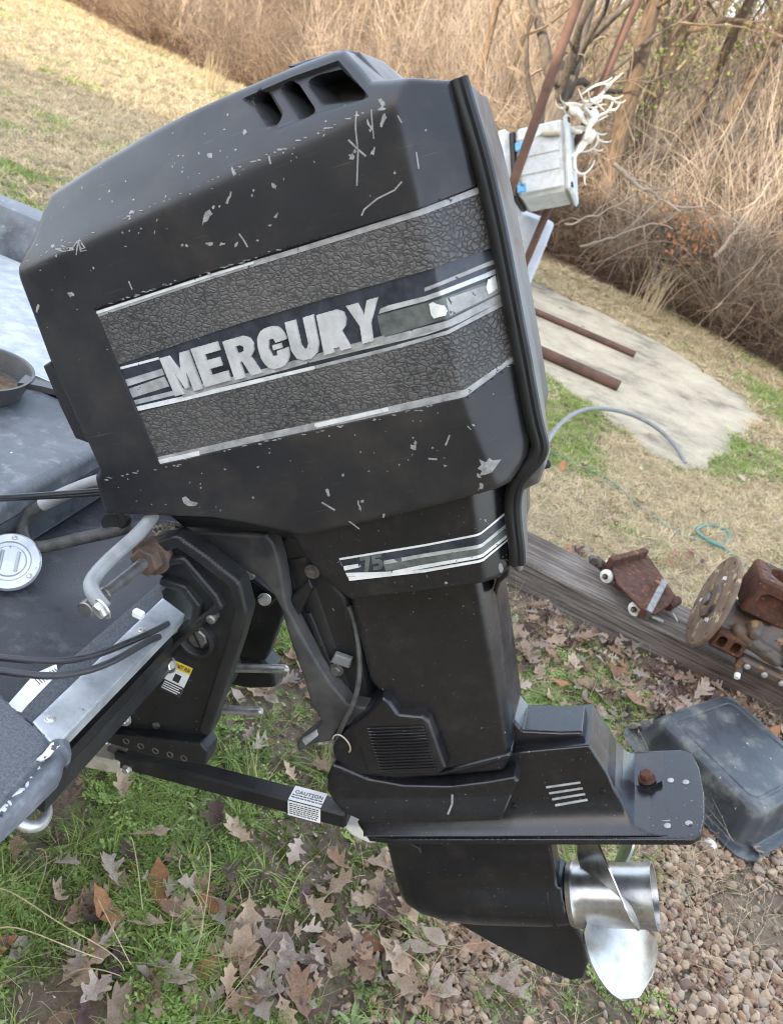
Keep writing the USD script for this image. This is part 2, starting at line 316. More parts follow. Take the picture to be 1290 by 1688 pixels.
pm('blue_plastic', (.05, .22, .45), (.07, .27, .5), 20, (.4, .5))
pm('bone', (.42, .39, .33), (.58, .55, .49), 14, (.5, .7), bump=.3, bscale=90, dirt=((.2, .15, .09), 14, .62, .85))
pm('old_rope', (.4, .3, .17), (.5, .4, .25), 40, (.8, 1))
pm('hose_green', (.03, .13, .11), (.05, .18, .145), 20, (.4, .6))
pm('hose_grey', (.115, .115, .115), (.17, .17, .168), 20, (.4, .6))
pm('stone', (.42, .39, .34), (.56, .53, .48), 40, (.7, .9), bump=.3)
def leafmat(name, c0, c1, trans=.25, random=.35, rough=(.55, .8), scale=30): pm(name, c0, c1, scale, rough, bump=.25, bscale=140, trans=trans, random=random, spec=.3)
leafmat('leaf_brown', (.27, .165, .105), (.15, .09, .06))
leafmat('leaf_tan', (.40, .29, .20), (.27, .19, .13))
leafmat('leaf_grey', (.37, .295, .235), (.25, .195, .155))
leafmat('leaf_dark', (.11, .065, .055), (.065, .042, .04))
leafmat('leaf_orange', (.33, .15, .065), (.22, .10, .045))
leafmat('grass_green', (.165, .225, .045), (.24, .30, .085), random=.45)
leafmat('weed_green', (.145, .215, .045), (.22, .28, .085), random=.45)
leafmat('weed_pale', (.29, .35, .16), (.20, .27, .10), random=.4)
leafmat('grass_straw', (.52, .42, .26), (.38, .29, .175), random=.4)
leafmat('grass_gold', (.45, .37, .23), (.34, .27, .165), random=.35)
leafmat('moss', (.075, .10, .018), (.12, .15, .03), random=.3)
leafmat('evergreen', (.10, .13, .03), (.16, .19, .05), random=.4)
pm('twig_tan', (.205, .148, .098), (.11, .08, .058), 2, (.8, 1), bump=.2, random=.45, spec=.2)
pm('twig_brown', (.11, .068, .048), (.058, .037, .030), 2, (.8, 1), bump=.2, random=.45, spec=.2)
pm('twig_grey', (.165, .13, .105), (.085, .068, .058), 2, (.8, 1), bump=.2, random=.4, spec=.2)
pm('twig_pale', (.27, .22, .17), (.17, .138, .11), 2, (.8, 1), bump=.2, random=.3, spec=.2)
pm('bark_grey', (.16, .135, .11), (.075, .062, .052), 6, (.85, 1), bump=.9, bscale=28, stretch=(3, 3, .6), bdist=.03, random=.25, spec=.2)
pm('bark_brown', (.14, .10, .068), (.06, .045, .034), 6, (.85, 1), bump=.9, bscale=28, stretch=(3, 3, .6), bdist=.03, random=.25, spec=.2)
for i, c in enumerate([(.23, .135, .082), (.30, .21, .135), (.165, .105, .075), (.24, .185, .14), (.33, .245, .165)]):
    pm(f'pebble_{"abcde"[i]}', c, tuple(x*.75 for x in c), 60, (.6, .85), bump=.2, bscale=200, random=.3, spec=.35)
# weathered railroad tie, end grain lines along x
def woodmat():
    N = {'tc': ('texture_coordinate', {}), 'mp': ('mapping', {'scale': (1.2, 26, 26)}), 'n': ('noise_texture', {'scale': 3.0, 'detail': 8.0, 'roughness': .65, 'distortion': .4}),
         'r': ('rgb_ramp', {'ramp': [(.30, (.045, .036, .030)), (.46, (.125, .103, .087)), (.60, (.21, .178, .153)), (.75, (.29, .255, .22))]}),
         'n3': ('noise_texture', {'scale': 2.2, 'detail': 5.0}), 'r3': ('rgb_ramp', {'ramp': [(.4, (1, 1, 1)), (.66, (.5, .43, .40))]}), 'mx': ('mix_color', {'blend_type': 'multiply', 'fac': 1.0}),
         'bp': ('bump', {'strength': 1.0, 'distance': .012}), 'p': ('principled_bsdf', {'roughness': .9, 'specular_ior_level': .2})}
    MAT['tie_wood'] = usdkit.material(stage, '/World/Looks/tie_wood', N, [('tc.object', 'mp.vector'), ('mp.vector', 'n.vector'), ('n.fac', 'r.fac'), ('tc.object', 'n3.vector'), ('n3.fac', 'r3.fac'), ('r.color', 'mx.a'), ('r3.color', 'mx.b'), ('mx.result', 'p.base_color'), ('n.fac', 'bp.height'), ('bp.normal', 'p.normal')], surface='p.BSDF')
woodmat()
# embossed leather-look vinyl
def vinyl():
    N = {'tc': ('texture_coordinate', {}), 'nz': ('noise_texture', {'scale': 70.0, 'detail': 2.0}), 'vs': ('vector_math', {'math_type': 'scale', 'scale': .011}), 'va': ('vector_math', {'math_type': 'add'}),
         'mp': ('mapping', {'scale': (.75, 1, 1.15)}),
         'v': ('voronoi_texture', {'feature': 'distance_to_edge', 'scale': 150.0}), 'v2': ('voronoi_texture', {'feature': 'distance_to_edge', 'scale': 380.0}),
         'm': ('map_range', {'from_min': 0.0, 'from_max': .22, 'to_min': 0, 'to_max': 1, 'clamp': True}), 'm2': ('map_range', {'from_min': 0.0, 'from_max': .3, 'to_min': .75, 'to_max': 1, 'clamp': True}), 'mm': ('math', {'math_type': 'multiply'}),
         'r': ('rgb_ramp', {'ramp': [(.0, (.014, .014, .014)), (.40, (.044, .042, .040)), (1, (.072, .068, .063))]}),
         'bp': ('bump', {'strength': .7, 'distance': .0014}), 'p': ('principled_bsdf', {'roughness': .46, 'specular_ior_level': .55}),
         'wn': ('noise_texture', {'scale': 5.0, 'detail': 5.0}), 'wr': ('rgb_ramp', {'ramp': [(.45, (0, 0, 0)), (.75, (.35, .35, .35))]}), 'wm': ('mix_color', {'blend_type': 'mix', 'b': (.15, .135, .12)})}
    L = [('tc.object', 'nz.vector'), ('nz.color', 'vs.vector1'), ('tc.object', 'va.vector1'), ('vs.vector', 'va.vector2'), ('va.vector', 'mp.vector'), ('mp.vector', 'v.vector'), ('mp.vector', 'v2.vector'),
         ('v.distance', 'm.value'), ('v2.distance', 'm2.value'), ('m.result', 'mm.value1'), ('m2.result', 'mm.value2'), ('mm.value', 'r.fac'), ('mm.value', 'bp.height'), ('bp.normal', 'p.normal'),
         ('tc.object', 'wn.vector'), ('wn.fac', 'wr.fac'), ('wr.color', 'wm.fac'), ('r.color', 'wm.a'), ('wm.result', 'p.base_color')]
    MAT['vinyl'] = usdkit.material(stage, '/World/Looks/vinyl', N, L, surface='p.BSDF')
vinyl()
# ground surfaces
def groundmat(name, stops, s1, s2, stops2, bump=.6, bs=40, bd=.02, rough=.95, coarse=None):
    N = {'tc': ('texture_coordinate', {}), 'n': ('noise_texture', {'scale': float(s1), 'detail': 8.0, 'roughness': .7}), 'r': ('rgb_ramp', {'ramp': stops}),
         'n2': ('noise_texture', {'scale': float(s2), 'detail': 7.0, 'roughness': .75}), 'r2': ('rgb_ramp', {'ramp': stops2}), 'mx': ('mix_color', {'blend_type': 'multiply', 'fac': 1.0, 'use_clamp': False}),
         'n3': ('noise_texture', {'scale': float(bs), 'detail': 8.0, 'roughness': .8}), 'bp': ('bump', {'strength': float(bump), 'distance': float(bd)}), 'p': ('principled_bsdf', {'roughness': float(rough), 'specular_ior_level': .2})}
    MAT[name] = usdkit.material(stage, f'/World/Looks/{name}', N, [('tc.object', 'n.vector'), ('n.fac', 'r.fac'), ('tc.object', 'n2.vector'), ('n2.fac', 'r2.fac'), ('r.color', 'mx.a'), ('r2.color', 'mx.b'), ('mx.result', 'p.base_color'), ('tc.object', 'n3.vector'), ('n3.fac', 'bp.height'), ('bp.normal', 'p.normal')], surface='p.BSDF')
groundmat('lawn_soil', [(.36, (.12, .125, .05)), (.48, (.20, .16, .10)), (.60, (.28, .22, .14))], .9, 22, [(.3, (.55, .52, .5)), (.7, (1.15, 1.1, 1.0))])
groundmat('dirt', [(.35, (.11, .085, .06)), (.65, (.21, .16, .115))], 3, 60, [(.3, (.6, .6, .6)), (.7, (1.1, 1.1, 1.1))])
groundmat('leaf_floor', [(.35, (.12, .075, .05)), (.5, (.22, .15, .10)), (.65, (.33, .235, .155))], 1.2, 26, [(.3, (.45, .42, .4)), (.7, (1.2, 1.15, 1.1))], bump=1, bs=30, bd=.08)
groundmat('concrete', [(.34, (.15, .13, .10)), (.47, (.30, .26, .19)), (.62, (.39, .335, .245))], 1.6, 18, [(.3, (.8, .79, .78)), (.7, (1.06, 1.06, 1.06))], bump=.2, bs=60, bd=.006)
pm('house_wall', (.42, .38, .33), (.36, .33, .28), 2, (.8, .95)); pm('house_roof', (.10, .09, .085), (.07, .065, .06), 3, (.8, .95)); pm('window_glass', (.05, .06, .07), (.06, .07, .08), 2, (.05, .1), bump=0)
# ------------------------------------------------------------------ the outboard motor: built in its own frame (x aft, y starboard, z up along the motor), tilted 35 degrees on the transom
TILT = radians(35); YM = 1.07
AX = np.array([cos(TILT), 0, sin(TILT)]); AZ = np.array([-sin(TILT), 0, cos(TILT)])
def M(px, py, y):
    P = ony(px, py, YM+y); return np.array([P @ AX, P @ AZ])
O2 = M(945, 1612, 0.0); O2 = np.array([O2[0], O2[1]])
MR = np.stack([AX, [0, 1, 0], AZ], 1)
motor = thing('outboard_motor', 'large black worn outboard motor tilted up on the back of the boat', 'outboard motor', AX*O2[0]+AZ*O2[1]+np.array([0, YM, 0]), MR)
def loc(m):
    m = m.copy() if hasattr(m, 'copy') else m
    m.vertices = np.asarray(m.vertices) - [O2[0], 0, O2[1]]; return m
def mpart(name, mesh, mat, smooth=32, label=None, parent=None, kind=None): return part(parent or motor, name, loc(mesh), mat, smooth, label, kind)
def w2m(P):          # a point of the place in the motor's frame
    P = np.asarray(P, float); return np.stack([P @ AX, P[..., 1]-YM, P @ AZ], -1)
def poly2(pts, y=None):
    return Polygon([M(p[0], p[1], p[2] if len(p) > 2 else y) for p in pts]).buffer(0)
def plane_fit(pts):
    A = np.array([[*M(px, py, y), 1.0] for px, py, y in pts]); b = np.array([p[2] for p in pts])
    c = np.linalg.lstsq(A, b, rcond=None)[0]; return lambda x, z: c[0]*x + c[1]*z + c[2]
def slab(poly, yf, fillet=.006, g=.004, feats=(), back=None, kf=None):
    P, T = fill(poly, g, feats, ringset(fillet))
    y = yf(P[:, 0], P[:, 1]) if callable(yf) else np.full(len(P), float(yf))
    y = y + roundoff(P, poly, fillet)
    y1 = -y if back is None else (back(P[:, 0], P[:, 1]) if callable(back) else np.full(len(P), float(back)) - roundoff(P, poly, fillet))
    y = np.minimum(y, y1-1e-4)
    return skin(P, T, y, y1)
def solve(px, py, yf, y0=-.17):
    y = y0
    for _ in range(6):
        q = M(px, py, y); y = float(yf(np.array([q[0]]), np.array([q[1]]))[0])
    return q
def spoly(pts, yf): return Polygon([solve(p[0], p[1], yf) for p in pts]).buffer(0)
def flat(poly, yf, lift=.0006, thick=.0004, g=.004):
    """a thin layer lying on a surface"""
    out = []
    for q in (poly.geoms if hasattr(poly, 'geoms') else [poly]):
        P, T = fill(q, g); y = yf(P[:, 0], P[:, 1]); out.append(skin(P, T, y-lift, y-lift+thick))
    return cat(out)
def pstroke(pts, w): # a stroke in picture points
    return LineString(pts).buffer(w, cap_style=2)
def spx(poly, yf): return Polygon([solve(p[0], p[1], yf) for p in poly.exterior.coords[:-1]]).buffer(0)

# ---- cowl
S = -.17
roof = plane_fit([(60, 430, S), (250, 345, S), (420, 270, S), (640, 170, S), (120, 318, -.105), (300, 205, -.105), (440, 145, -.105)])
rear = plane_fit([(665, 235, S), (692, 345, S), (742, 545, S), (768, 655, S), (790, 800, S), (772, 200, -.120), (815, 400, -.120), (858, 640, -.120)])
low = plane_fit([(265, 768, S), (500, 722, S), (765, 662, S), (400, 862, -.157), (600, 862, -.157), (790, 812, -.157)])
def cowl_raw(x, z): return softmax(.0022, np.full_like(x, S), roof(x, z), rear(x, z), low(x, z))
def soft_roof(x, z): return softmax(.0035, np.full_like(x, S), roof(x, z))
def cowl0(x, z): return softmax(.0014, soft_roof(x, z), rear(x, z), low(x, z))
cowl_line = [(25, 440, -.165), (52, 398, -.14), (70, 366, -.115), (80, 342, -.10), (87, 316, -.095), (150, 272, -.095), (230, 222, -.095), (300, 185, -.095), (370, 154, -.095), (440, 125, -.095), (500, 103, -.09), (560, 86, -.08), (586, 89, -.06), (612, 112, -.06), (640, 141, -.075),
    (700, 136, -.09), (744, 133, -.115), (757, 180, -.12), (775, 240, -.125), (795, 320, -.125), (815, 410, -.125), (832, 500, -.125), (848, 580, -.125), (862, 660, -.125), (873, 725, -.125), (868, 755, -.125), (842, 792, -.135),
    (790, 814, -.15), (700, 840, -.155), (600, 864, -.155), (500, 886, -.155), (440, 872, -.155), (400, 863, -.155), (350, 854, -.155), (260, 849, -.155), (178, 846, -.155), (165, 815, -.16), (153, 790, -.17), (161, 776, -.17), (148, 745, -.17), (78, 592, -.17), (55, 530, -.17)]
cowl_poly = poly2(cowl_line)
panel_px = [(155, 510), (350, 447), (500, 402), (700, 341), (786, 306), (800, 360), (815, 410), (832, 500), (851, 592), (768, 654), (600, 692), (420, 730), (263, 766), (210, 645)]
panel_poly = spoly(panel_px, cowl0)
vent_px = [(402, 164), (480, 130), (556, 103), (604, 160), (520, 186), (452, 214)]
hole_px = [[(418, 163), (428, 155), (437, 158), (456, 192), (452, 199), (441, 203)], [(464, 143), (476, 138), (486, 143), (511, 182), (506, 186), (493, 190)], [(509, 134), (520, 128), (556, 119), (600, 157), (560, 163), (531, 166)]]
vent = spoly(vent_px, cowl0); holes = [spoly(h, cowl0) for h in hole_px]
def cowl(x, z):
    P = np.stack([x, z], 1)
    y = cowl0(x, z) + .0065*inside(P, panel_poly, .0016) + .007*inside(P, vent.buffer(.001).buffer(-.001), .005)
    for h in holes: y = y + .05*inside(P, h.buffer(-.002).buffer(.002), .008)
    return y
def around(p, w): return [p.buffer(w*.5), p.buffer(-w*.5), p.buffer(w*.15), p.buffer(-w*.15)]
cm = slab(cowl_poly, cowl, .009, .0045, around(panel_poly, .0016)+around(vent, .005)+sum([around(h, .008) for h in holes], []))
cowl_p = mpart('cowl', cm, 'cowl_paint', 28, 'black painted cowl with flaked and scratched paint')
def base(x, z): return cowl0(x, z) + .0065                       # the floor of the striped panel
# front latch plate behind the front edge
mpart('latch_plate', slab(poly2([(71, 604), (82, 597), (110, 650), (150, 745), (146, 730), (124, 722), (100, 672)], -.150).buffer(.001), -.150, .003), 'cowl_paint')
# hood scoop rear step: a raised lip over the vents
mpart('scoop_lip', slab(poly2([(470, 108), (500, 98), (562, 80), (590, 84), (616, 112), (642, 141), (632, 150), (604, 122), (574, 98), (552, 96), (490, 118)], -.06), -.062, .008), 'cowl_paint')
for h in holes:
    c = np.array(h.centroid.coords[0])
# ---- striped panel: bands wrap round the rear chamfer
def band(a, b): return list(a) + list(reversed(b))
L = {  # lines along the panel in the photograph, front to rear
 't0': [(157, 513), (350, 450), (500, 405), (694, 344), (788, 308)], 't1': [(162, 522), (352, 459), (500, 414), (696, 354), (791, 318)],
 'u1': [(195, 601), (400, 531), (550, 488), (700, 446), (814, 407)], 'l0': [(231, 680), (420, 632), (600, 588), (740, 551), (838, 500)],
 'b0': [(259, 753), (420, 717), (600, 678), (768, 640), (850, 583)], 'b1': [(263, 764), (420, 728), (600, 690), (769, 652), (851, 594)]}
def bandpart(name, a, b, mat, lift, label=None, g=.005, inset=.0):
    p = spoly(band(L[a] if isinstance(a, str) else a, L[b] if isinstance(b, str) else b), base)
    if inset: p = p.buffer(-inset)
    return mpart(name, flat(p, base, lift, lift+.0006, g), mat, 30, label)
bandpart('trim_strip', 't0', 't1', 'foil_worn', .0035, 'worn silver strip along the top of the panel')
bandpart('trim_strip', [(157, 514), (350, 451), (420, 430)], [(159, 518), (351, 455), (420, 434)], 'foil_bright', .0042)
bandpart('leather_band', 't1', 'u1', 'vinyl', .003, 'upper band of crinkled black leather-look vinyl')
bandpart('leather_band', 'l0', 'b0', 'vinyl', .003, 'lower band of crinkled black leather-look vinyl')
bandpart('trim_strip', 'b0', 'b1', 'foil_worn', .0035, 'worn silver strip along the bottom of the panel')
bandpart('trim_strip', [(262, 757), (330, 742)], [(263, 764), (331, 749)], 'foil_bright', .0042)
bandpart('trim_strip', [(520, 697), (600, 679), (640, 670)], [(521, 704), (600, 686), (641, 676)], 'foil_bright', .0042)
bandpart('stripe_field', 'u1', 'l0', 'foil_dark', .0012, 'dark blue field of the name band')
def stripe(a, b, mat, lift=.002): bandpart('stripe', a, b, mat, lift)
stripe([(197, 605), (262, 588)], [(198, 609), (263, 592)], 'foil_bright')
stripe([(205, 626), (268, 607)], [(209, 637), (272, 617)], 'foil')
stripe([(211, 641), (272, 620)], [(217, 656), (280, 636)], 'foil_worn')
stripe([(219, 660), (300, 640), (420, 612), (560, 576), (700, 543), (760, 520), (835, 478)], [(222, 667), (300, 648), (420, 620), (560, 585), (700, 552), (760, 530), (836, 489)], 'foil')
stripe([(224, 670), (300, 653), (420, 625), (520, 602)], [(228, 677), (300, 661), (420, 632), (520, 608)], 'foil_bright')
stripe([(520, 602), (640, 572), (738, 544), (836, 491)], [(521, 607), (640, 578), (739, 550), (838, 499)], 'foil_worn')
stripe([(628, 508), (640, 503), (700, 488), (800, 450), (822, 440)], [(624, 517), (640, 512), (700, 496), (800, 458), (824, 448)], 'foil')
stripe([(622, 520), (720, 494), (826, 455)], [(630, 556), (735, 525), (832, 480)], 'olive_foil', .0017)
stripe([(735, 492), (822, 462)], [(742, 520), (830, 478)], 'foil_worn', .0022)
stripe([(632, 556), (740, 527), (832, 480)], [(634, 566), (744, 537), (835, 492)], 'foil_worn', .0023)
stripe([(700, 474), (800, 433), (815, 427)], [(700, 480), (800, 440), (817, 434)], 'foil_worn')
# torn foil flags
for pts in ([(708, 500), (714, 497), (720, 500), (733, 503), (738, 511), (735, 519), (726, 521), (716, 524), (711, 517)], [(805, 460), (817, 453), (821, 475), (806, 484), (802, 474)]):
    mpart('torn_foil', flat(spoly(pts, base), base, .004, .001), 'foil_bright', 30, 'torn white flake of foil')
# ---- letters: each cut from worn metal, drawn in its own box (u to the right, v up)
def bx(*a): return shapely.box(*a)
from shapely import union_all, affinity
def letters():
    E = {}
    E['M'] = Polygon([(0, 0), (0, 1), (.30, 1), (.5, .52), (.70, 1), (1, 1), (1, 0), (.70, 0), (.70, .55), (.56, .12), (.44, .12), (.30, .55), (.30, 0)])
    E['E'] = union_all([bx(0, 0, .36, 1), bx(0, 0, .95, .24), bx(0, .40, .82, .62), bx(0, .78, .92, 1)])
    r = Polygon([(0, 0), (0, 1), (.70, 1), (.92, .90), (.98, .74), (.92, .56), (.76, .46), (.98, 0), (.62, 0), (.45, .40), (.36, .40), (.36, 0)])
    E['R'] = r.difference(Polygon([(.36, .62), (.36, .80), (.56, .80), (.64, .74), (.62, .65), (.54, .62)]))
    E['R2'] = r.union(bx(.3, .1, .72, .7)).difference(Polygon([(.42, -.01), (.42, .07), (.56, .07), (.58, -.01)]))
    th = np.linspace(0, 2*pi, 28, endpoint=False)
    C = Polygon([(.52+.52*np.sign(cos(t))*abs(cos(t))**.8, .5+.52*np.sign(sin(t))*abs(sin(t))**.8) for t in th])
    E['C'] = C.difference(Polygon([(.40, .30), (.34, .5), (.42, .72), (.60, .72), (.64, .60), (1.1, .62), (1.1, .42), (.62, .40), (.58, .28)])).union(bx(.5, .44, .8, .56))
    E['U'] = Polygon([(0, 1), (.36, 1), (.36, .36), (.44, .24), (.56, .24), (.64, .36), (.64, 1), (1, 1), (1, .28), (.88, .08), (.66, -.02), (.34, -.02), (.12, .08), (0, .28)])
    E['Y'] = Polygon([(-.06, 1), (.34, 1), (.52, .66), (.68, 1), (1.06, 1), (.70, .42), (.70, 0), (.32, 0), (.32, .42)])
    return E
LE = letters()
QA = [np.array(p, float) for p in ((264, 590), (624, 489), (632, 556), (290, 652))]       # the word's box: top left, top right, bottom right, bottom left
def qmap(u, v): return (QA[3]*(1-u)+QA[2]*u)*(1-v) + (QA[0]*(1-u)+QA[1]*u)*v
for i, ch in enumerate(['M', 'E', 'R', 'C', 'U', 'R2', 'Y']):
    sh = LE[ch]; w = 1/7.0; rr = np.random.default_rng(30+i)
    sh = shapely.segmentize(sh, .06)
    def f(xy):
        xy = np.asarray(xy); u = (i + .05 + .90*xy[:, 0])*w; v = xy[:, 1] + (.02*np.sin(i*2.1))
        j = .004*np.stack([np.sin(91*xy[:, 0]+57*xy[:, 1]+i), np.cos(73*xy[:, 0]-83*xy[:, 1]+2*i)], 1); out = [qmap(a+j[k, 0]*.15, b+j[k, 1]) for k, (a, b) in enumerate(zip(u, v))]
        return np.array([solve(p[0], p[1], base) for p in out])
    sh = shapely.transform(sh, f).buffer(0)
    mpart('letter', flat(sh, base, .0062, .0062, .004), 'letter_metal', 20, f'worn metal letter {ch[0]} of the word MERCURY')
# foil residue along the foot of the word
stripe([(300, 645), (380, 622), (470, 598), (560, 572), (634, 552)], [(303, 655), (380, 633), (470, 609), (560, 583), (636, 563)], 'foil_worn', .0024)
# ---- paint flaked off and scratched
def chips(lst, yf, mat='chip'):
    for pts in lst:
        try: mpart('paint_chip', flat(spoly(pts, yf), yf, .00045, .0007, .006), mat, 20)
        except Exception: pass
def scratch(lst, yf):
    for pts, w in lst:
        q = pstroke(pts, w)
        for g_ in (q.geoms if hasattr(q, 'geoms') else [q]): mpart('scratch', flat(spx(g_, yf), yf, .00045, .0007, .006), 'chip', 20)
rg = np.random.default_rng(11)
def blot(cx, cy, rx, ry, n=11, j=.55):
    sk = rg.uniform(-.5, .5); k = [1+rg.uniform(-j, j) for _ in range(n)]
    return [(cx+rx*cos(t)*k[i]+sk*ry*sin(t), cy+ry*sin(t)*k[i]) for i, t in enumerate(np.linspace(0, 2*pi, n, endpoint=False))]
cowl1 = cowl
chips([[(789, 757), (800, 762), (806, 755), (812, 759), (826, 757), (818, 768), (811, 778), (800, 782), (790, 784), (794, 776), (787, 772), (793, 766)], blot(792, 803, 4, 6), blot(682, 737, 5, 4), blot(684, 730, 3, 3), blot(789, 785, 3, 4),
       [(300, 821), (306, 818), (314, 826), (326, 829), (322, 834), (310, 834), (303, 829)], blot(343, 352, 5, 9), blot(338, 362, 4, 7), blot(377, 327, 3, 8), blot(346, 257, 4, 5), blot(452, 306, 3, 6), blot(385, 282, 3, 8), blot(455, 355, 3, 4), blot(345, 401, 5, 3), blot(116, 485, 5, 4),
       blot(62, 508, 2, 7), blot(218, 350, 4, 3), blot(404, 217, 3, 4), blot(579, 257, 4, 5), blot(585, 249, 3, 3), blot(614, 250, 3, 7), blot(629, 178, 5, 4), blot(631, 199, 4, 9), blot(610, 208, 3, 9), blot(628, 168, 4, 6), blot(214, 360, 2, 2), blot(390, 402, 2, 4), blot(366, 402, 4, 3), blot(424, 396, 2, 2), blot(300, 404, 2, 3), blot(308, 405, 2, 2), blot(445, 371, 3, 2), blot(520, 705, 2, 2), blot(733, 768, 3, 2), blot(540, 812, 3, 5), blot(565, 783, 2, 2), blot(592, 834, 2, 7), blot(597, 826, 3, 2), blot(632, 850, 2, 3), blot(780, 700, 2, 2), blot(352, 340, 2, 3), blot(88, 405, 3, 3)], cowl0)
chips([blot(590+rg.uniform(-500, 190), 0, 1.4, 1.8) if False else blot(*p) for p in [(rg.uniform(60, 640)*1.0, 0, rg.uniform(.8, 1.8), rg.uniform(.8, 2)) for _ in range(0)]], cowl0)
ch2 = []
for _ in range(60):
    x = rg.uniform(60, 620); y = (430-.5*(x-30)) + rg.uniform(-70, 90)
    if cowl_poly.buffer(-.02).contains(Point(solve(x, y, cowl0))) and not panel_poly.buffer(.01).contains(Point(solve(x, y, cowl0))) and not vent.buffer(.01).contains(Point(solve(x, y, cowl0))): ch2.append(blot(x, y, rg.uniform(.6, 1.9), rg.uniform(.6, 2.4), 7))
for _ in range(34):
    x = rg.uniform(180, 780); y = 790-.19*(x-180)+rg.uniform(-8, 90)
    if cowl_poly.buffer(-.01).contains(Point(solve(x, y, cowl0))) and not panel_poly.buffer(.008).contains(Point(solve(x, y, cowl0))): ch2.append(blot(x, y, rg.uniform(.6, 1.5), rg.uniform(.6, 1.8), 7))
allc = []
for pts in ch2: allc.append(flat(spoly(pts, cowl0), cowl0, .00045, .0007, .006))
mpart('paint_flecks', cat(allc), 'chip', 20, 'small flecks of missing paint', kind='stuff')
ridge = [(40+i*4.2, 434-1.95*i+.0*i + .0, ) for i in range(0)]
# wear along ridges and panel edges
wear = []
for a, b, n, s in (((40, 436), (420, 268), 34, 1.2), ((420, 268), (640, 168), 20, 1.8), ((170, 505), (470, 412), 36, 1.6), ((300, 760), (700, 676), 26, 1.4), ((700, 676), (850, 600), 14, 1.6), ((172, 793), (300, 768), 16, 1.3)):
    for k in range(n):
        t = rg.uniform(0, 1); x = a[0]+(b[0]-a[0])*t; y = a[1]+(b[1]-a[1])*t-3+rg.normal(0, 1.2)
        wear.append(flat(spoly(blot(x, y, rg.uniform(1.5, 5)*s*.6, rg.uniform(.5, 1.1)*s*.7, 8), cowl0), cowl0, .00045, .0007, .006))
mpart('edge_wear', cat(wear), 'chip', 20, 'paint rubbed off along the ridges', kind='stuff')
scratch([([(588, 183), (586, 212), (590, 250), (588, 306)], 1.1), ([(574, 230), (590, 246), (603, 257)], 1.5), ([(612, 180), (616, 228)], .9), ([(596, 355), (600, 345), (622, 327), (650, 313), (662, 299)], 1.3), ([(655, 190), (662, 202)], 1), ([(686, 250), (690, 278)], 1), ([(122, 411), (104, 414), (92, 410), (120, 408), (128, 397), (134, 410), (140, 408), (130, 392)], .9), ([(126, 420), (130, 396), (133, 414), (143, 412)], .8), ([(394, 385), (402, 396), (408, 407)], 1.1), ([(212, 463), (218, 477)], .9), ([(443, 256), (446, 270)], 1.2),
         ([(530, 828), (552, 841)], 1.2), ([(741, 717), (734, 734)], 1.4), ([(706, 756), (720, 757)], 1.4), ([(575, 859), (592, 872)], .8), ([(770, 702), (776, 708)], .8)], cowl0)
# ---- gasket along the rear seam, and the rear cover behind it
gl = [(744, 134, -.118), (757, 180, -.122), (775, 240, -.127), (795, 318, -.129), (814, 405, -.129), (832, 498, -.129), (848, 580, -.129), (862, 655, -.129), (875, 715, -.129), (880, 742, -.129), (868, 768, -.129), (846, 792, -.128), (838, 812, -.125), (838, 870, -.125), (843, 932, -.125)]
G = np.array([[M(a, b, c)[0], c, M(a, b, c)[1]] for a, b, c in gl]); Gs = spline(G, 90)
mpart('seam_gasket', cat([tube(Gs+[0.004, .004, 0], .0085, 10), tube(Gs+[0.013, .001, 0], .006, 8)]), 'rubber', 40, 'black rubber gasket along the rear seam')
rc = [(748, 131, -.115), (776, 140, -.08), (788, 175, -.05), (802, 228, -.04), (833, 340, -.04), (856, 438, -.04), (874, 520, -.04), (892, 620, -.04), (908, 738, -.04), (898, 765, -.04), (870, 790, -.07), (862, 806, -.08), (865, 925, -.08), (854, 937, -.10),
      (838, 934, -.12), (832, 812, -.12), (842, 788, -.12), (874, 740, -.12), (860, 655, -.12), (830, 500, -.12), (794, 318, -.12), (757, 180, -.12)]
rcp = poly2(rc).buffer(.002).buffer(-.002); rcp = rcp if rcp.geom_type == 'Polygon' else max(rcp.geoms, key=lambda g_: g_.area)
mpart('rear_cover', slab(rcp, -.124, .016, back=-.032), 'rear_cover', 35, 'dusty brown-grey rear cover strip')
q = ony(890, 764, YM-.09); mpart('cover_latch', cyl(*w2m([ony(868, 772, YM-.09), ony(905, 764, YM-.07)]), .006), 'rubber')
# ---- skirt below the cowl with the power decal
skr = plane_fit([(776, 835, -.14), (790, 900, -.14), (800, 958, -.14), (836, 810, -.108), (842, 930, -.108)])
skf = plane_fit([(505, 915, -.14), (545, 962, -.14), (575, 988, -.14), (490, 925, -.12), (530, 975, -.12)])
def skirt(x, z): return softmax(.0014, np.full_like(x, -.14), skr(x, z), skf(x, z))
sk = poly2([(470, 860, -.13), (600, 840, -.14), (790, 800, -.14), (845, 780, -.11), (840, 810, -.108), (843, 932, -.11), (822, 952, -.12), (800, 962, -.14), (700, 977, -.14), (577, 990, -.14), (544, 962, -.13), (512, 925, -.13), (494, 895, -.13)])
mpart('skirt', slab(sk, skirt, .006), 'gloss_paint', 28, 'glossy black skirt under the cowl')
def spart(name, a, b, mat, lift=.0012, label=None): return mpart(name, flat(spoly(list(a)+list(reversed(b)), skirt), skirt, lift, lift+.0004, .004), mat, 30, label)
spart('decal_field', [(560, 922), (700, 899), (793, 880), (834, 846)], [(575, 957), (700, 937), (797, 919), (838, 886)], 'foil_dark', .0008)
spart('decal_line', [(559, 920), (700, 897), (793, 877), (834, 843)], [(560, 923), (700, 900), (793, 880), (834, 847)], 'foil_bright')
spart('decal_line', [(566, 933), (590, 929)], [(568, 940), (592, 935)], 'foil_bright')
